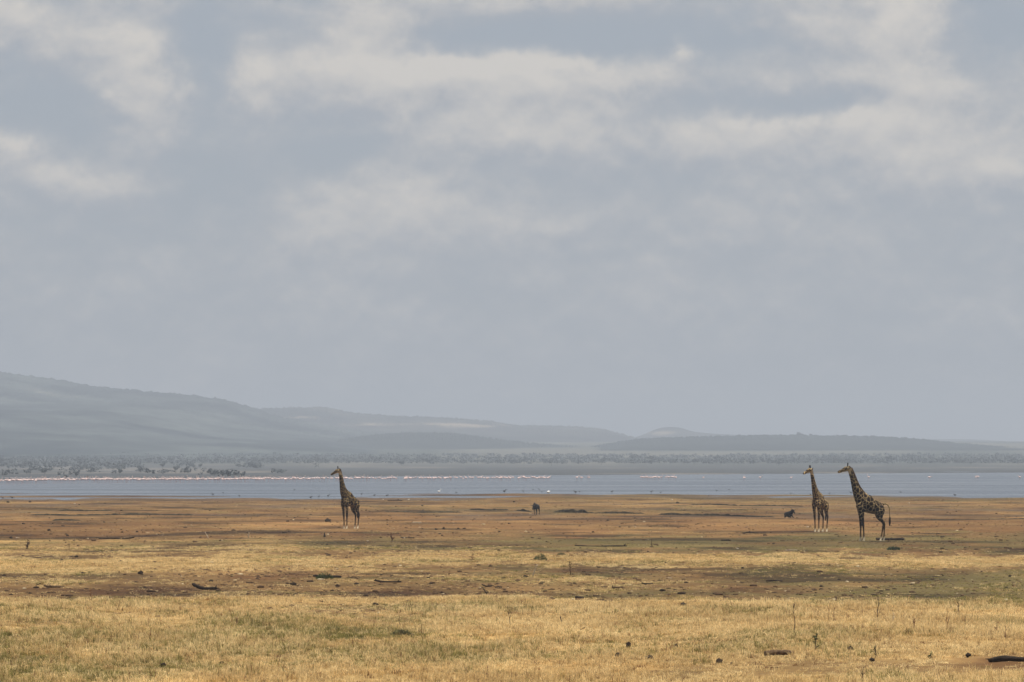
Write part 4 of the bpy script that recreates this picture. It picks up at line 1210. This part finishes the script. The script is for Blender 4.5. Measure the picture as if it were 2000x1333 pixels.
# ------------------------------------------------------------------ grass and crumbs, scattered as instances
def gn_scatter(name, pts, scl, rot, tint, idx, protos, label, cat, tilt=None):
    me = bpy.data.meshes.new(name)
    me.vertices.add(len(pts))
    me.vertices.foreach_set('co', np.asarray(pts, np.float32).ravel())
    def att(n, typ, key, val):
        a = me.attributes.new(n, typ, 'POINT')
        a.data.foreach_set(key, np.ascontiguousarray(val).ravel())
    att('scl', 'FLOAT_VECTOR', 'vector', np.asarray(scl, np.float32))
    rv = np.zeros((len(pts), 3), np.float32); rv[:, 2] = rot
    att('rot', 'FLOAT_VECTOR', 'vector', rv)
    tc = np.ones((len(pts), 4), np.float32); tc[:, :3] = tint
    att('tint', 'FLOAT_COLOR', 'color', tc)
    att('idx', 'INT', 'value', np.asarray(idx, np.int32))
    coll = bpy.data.collections.new(name + '_kinds')
    for p in protos:
        coll.objects.link(p)
    o = link(name, me)
    ng = bpy.data.node_groups.new(name, 'GeometryNodeTree')
    ng.interface.new_socket('Geometry', in_out='INPUT', socket_type='NodeSocketGeometry')
    ng.interface.new_socket('Geometry', in_out='OUTPUT', socket_type='NodeSocketGeometry')
    N = ng.nodes; Lk = ng.links
    gi = N.new('NodeGroupInput'); go = N.new('NodeGroupOutput')
    ci = N.new('GeometryNodeCollectionInfo'); ci.inputs['Collection'].default_value = coll; ci.inputs['Separate Children'].default_value = True; ci.inputs['Reset Children'].default_value = True
    ip = N.new('GeometryNodeInstanceOnPoints'); ip.inputs['Pick Instance'].default_value = True
    def named(n, t):
        nd = N.new('GeometryNodeInputNamedAttribute'); nd.data_type = t; nd.inputs['Name'].default_value = n
        return [x for x in nd.outputs if x.enabled and x.name == 'Attribute'][0]
    mp = N.new('GeometryNodeMeshToPoints')
    Lk.new(gi.outputs[0], mp.inputs['Mesh']); Lk.new(mp.outputs[0], ip.inputs['Points'])
    Lk.new(ci.outputs[0], ip.inputs['Instance'])
    Lk.new(named('idx', 'INT'), ip.inputs['Instance Index'])
    Lk.new(named('scl', 'FLOAT_VECTOR'), ip.inputs['Scale'])
    er = N.new('FunctionNodeEulerToRotation'); Lk.new(named('rot', 'FLOAT_VECTOR'), er.inputs[0]); Lk.new(er.outputs[0], ip.inputs['Rotation'])
    Lk.new(ip.outputs[0], go.inputs[0])
    md = o.modifiers.new('scatter', 'NODES'); md.node_group = ng
    return tag(o, label, cat, kind='stuff')

m, T, out = mat_new('grass_blade'); GRASSM = m
at = T.node('ShaderNodeAttribute', attribute_name='tint', attribute_type='INSTANCER')
bl = T.node('ShaderNodeAttribute', attribute_name='blade')
kk = T.math('MULTIPLY_ADD', bl.outputs['Fac'], .9, .5)
cc = T.node('ShaderNodeVectorMath', {0: at.outputs['Color']}, operation='SCALE'); T.put(cc, 'Scale', kk)
df = T.node('ShaderNodeBsdfDiffuse', {'Color': cc.outputs[0]})
tr = T.node('ShaderNodeBsdfTranslucent', {'Color': cc.outputs[0]})
mx = T.node('ShaderNodeMixShader', {0: .5, 1: df.outputs[0], 2: tr.outputs[0]})
T.l.new(mx.outputs[0], out.inputs['Surface'])

def tuft(seed, nb, h, spread, width, lean):
    """h: blade height; blades arch outwards from a small base."""
    r = random.Random(seed)
    vs, fs, bl = [], [], []
    for _ in range(nb):
        a = r.uniform(0, 6.283); q = math.sqrt(r.random()) * spread
        bx, by = math.cos(a) * q, math.sin(a) * q
        da = r.uniform(0, 6.283); H = h * r.uniform(.5, 1.15); ln = H * r.uniform(.25, 1.0) * lean
        wa = da + 1.57 + r.uniform(-.7, .7); w = width * r.uniform(.6, 1.3)
        wx, wy = math.cos(wa) * w / 2, math.sin(wa) * w / 2
        dx, dy = math.cos(da), math.sin(da)
        o = len(vs); tone = r.random()
        for t, kw in ((0, 1.0), (.55, .85)):
            x = bx + dx * ln * t * t; y = by + dy * ln * t * t; z = H * t * (1 - .12 * t) - (.02 if t == 0 else 0)
            vs += [(x - wx * kw, y - wy * kw, z), (x + wx * kw, y + wy * kw, z)]
        vs.append((bx + dx * ln, by + dy * ln, H * .88 * (1 - .25 * min(1, ln / H))))
        fs += [(o, o + 1, o + 3, o + 2), (o + 2, o + 3, o + 4)]
        bl += [tone] * 5
    me = bpy.data.meshes.new('grass_tuft'); me.from_pydata(vs, [], fs)
    a = me.attributes.new('blade', 'FLOAT', 'POINT'); a.data.foreach_set('value', np.array(bl, np.float32))
    me.materials.append(GRASSM)
    return bpy.data.objects.new('grass_tuft', me)
protos = [tuft(i, 18, .125, .12, .011, 1.5) for i in range(4)] + [tuft(10 + i, 14, .065, .17, .015, 1.6) for i in range(3)] + [tuft(20 + i, 8, .24, .07, .009, .9) for i in range(2)]

def scatter_polar(n, d0, d1, half):
    d = np.sqrt(RNG.uniform(d0 * d0, d1 * d1, n)); a = RNG.uniform(-half, half, n)
    return d * np.sin(a), d * np.cos(a)
PX_, PY_, SC_, TI_, ID_ = [], [], [], [], []
def add_grass(n, d0, d1, dens, kinds, hs, half=.125, tint_mul=1.0):
    X, Y = scatter_polar(n, d0, d1, half)
    g, e, s = ground_masks(X, Y)
    clump = .06 + 1.55 * sstep(.28, .7, fbm(X / 1.2, Y / 4.5, 91, 4))
    p = dens(g, e) * clump
    keep = RNG.random(n) < p
    X, Y, g, e = X[keep], Y[keep], g[keep], e[keep]
    k = len(X)
    tone = RNG.random(k) * .6 + .7 * (fbm(X / 2.2, Y / 5, 92, 3) - .2)
    straw = np.array((.50, .325, .125)) + (np.array((.96, .755, .40)) - np.array((.50, .325, .125))) * np.clip(tone, 0, 1)[:, None]
    green = np.array((.15, .135, .04)) + (np.array((.33, .28, .09)) - np.array((.15, .135, .04))) * RNG.random(k)[:, None]
    isg = RNG.random(k) < np.clip((e - .08) * 1.45, 0, .9) * (1 - .2 * g)
    brown = RNG.random(k) < .08
    ti = np.where(isg[:, None], green, straw)
    ti = np.where((brown & ~isg)[:, None], np.array((.24, .13, .06)), ti)
    hsc = hs * (.55 + .75 * g) * RNG.uniform(.6, 1.4, k) * (.45 + .85 * fbm(X / 2.5, Y / 5, 93, 3))
    wsc = RNG.uniform(.8, 1.35, k)
    PX_.append(X); PY_.append(Y); TI_.append(ti * tint_mul)  # multiplies the tint, darker for the short sparse layers
    SC_.append(np.stack([wsc, wsc, hsc], 1)); ID_.append(RNG.choice(kinds, k))
add_grass(320000, 122, 212, lambda g, e: sstep(.3, .95, g) * .66 + .03, [0, 1, 2, 3, 0, 1, 2, 3, 7, 8], 1.0)
add_grass(295000, 205, 345, lambda g, e: sstep(.25, .9, g) * .8 + .02, [0, 1, 2, 3], .95)
add_grass(400000, 205, 460, lambda g, e: .04 + .30 * g + .22 * e, [4, 5, 6], .7, tint_mul=.68)
add_grass(185000, 400, 790, lambda g, e: .04 + .25 * g + .22 * e, [4, 5, 6, 0], .75, tint_mul=.62)
add_grass(60000, 80, 122, lambda g, e: sstep(.3, .95, g) * .5 + .03, [0, 1, 2, 3], 1.0, .14)
X = np.concatenate(PX_); Y = np.concatenate(PY_)
ok = ground_z(X, Y) > WATER_Z + .03
X, Y = X[ok], Y[ok]
print('grass tufts', len(X))
gn_scatter('grass', np.stack([X, Y, ground_z(X, Y) - .01], 1), np.concatenate(SC_)[ok], RNG.uniform(0, 6.28, len(X)), np.concatenate(TI_)[ok], np.concatenate(ID_)[ok], protos, 'dry yellow and green grass covering the plain', 'grass')

# crumbs of earth, dung and litter too small to count
m, T, out = mat_new('crumb'); CRUMB = m
at = T.node('ShaderNodeAttribute', attribute_name='tint', attribute_type='INSTANCER')
principled(T, out, at.outputs['Color'], .95, .1)
cp = []
for i in range(4):
    mm = clod_mesh(40 + i, .6)
    bm = bmesh.new(); bm.from_mesh(mm)
    bmesh.ops.dissolve_limit(bm, angle_limit=.3, verts=bm.verts, edges=bm.edges)
    bm.to_mesh(mm); bm.free()
    mm.materials.append(CRUMB)
    cp.append(bpy.data.objects.new('crumb', mm))
n = 55000
py = RNG.uniform(974, 1205, n); px = RNG.uniform(-250, 2250, n)
d = FH / (py - HOR); X = (px - 1000) * d / F; Y = d
g, e, s = ground_masks(X, Y)
keep = RNG.random(n) < (1 - .8 * g) * np.clip(.25 + 1.5 * (fbm(X / 6, Y / 20, 95, 3) - .3), .05, 1)
X, Y, d = X[keep], Y[keep], d[keep]
k = len(X)
r_ = np.exp(RNG.normal(-3.45, .5, k)).clip(.015, .13)
dark = np.array((.035, .022, .013)) + (np.array((.12, .07, .038)) - np.array((.035, .022, .013))) * RNG.random(k)[:, None]
palec = RNG.random(k) < .03
ti = np.where(palec[:, None], np.array((.5, .40, .25)), dark)
ok = ground_z(X, Y) > WATER_Z + .02
gn_scatter('soil_crumbs', np.stack([X, Y, ground_z(X, Y) - .01], 1)[ok], np.stack([r_ * 1.3, r_, r_ * RNG.uniform(.5, 1.0, k)], 1)[ok], RNG.uniform(0, 6.28, k)[ok], ti[ok], RNG.integers(0, 4, k)[ok], cp, 'small crumbs of earth and litter strewn over the bare soil', 'soil crumbs')

# ------------------------------------------------------------------ haze: the air over plain, lake and hills
HS, HT = 26000.0, 205.0
hv = [(-HS, -HS, -14), (HS, -HS, -14), (HS, HS, -14), (-HS, HS, -14), (-HS, -HS, HT), (HS, -HS, HT), (HS, HS, HT), (-HS, HS, HT)]
me = bpy.data.meshes.new('haze')
me.from_pydata(hv, [], [(0, 3, 2, 1), (4, 5, 6, 7), (0, 1, 5, 4), (1, 2, 6, 5), (2, 3, 7, 6), (3, 0, 4, 7)])
m, T, out = mat_new('haze_air')
vo = T.node('ShaderNodeVolumePrincipled', {'Color': (.775, .85, .96, 1), 'Density': 1.45e-4, 'Anisotropy': 0.25})
T.l.new(vo.outputs[0], out.inputs['Volume'])
hz = link('haze', me, m)
tag(hz, kind='stuff')
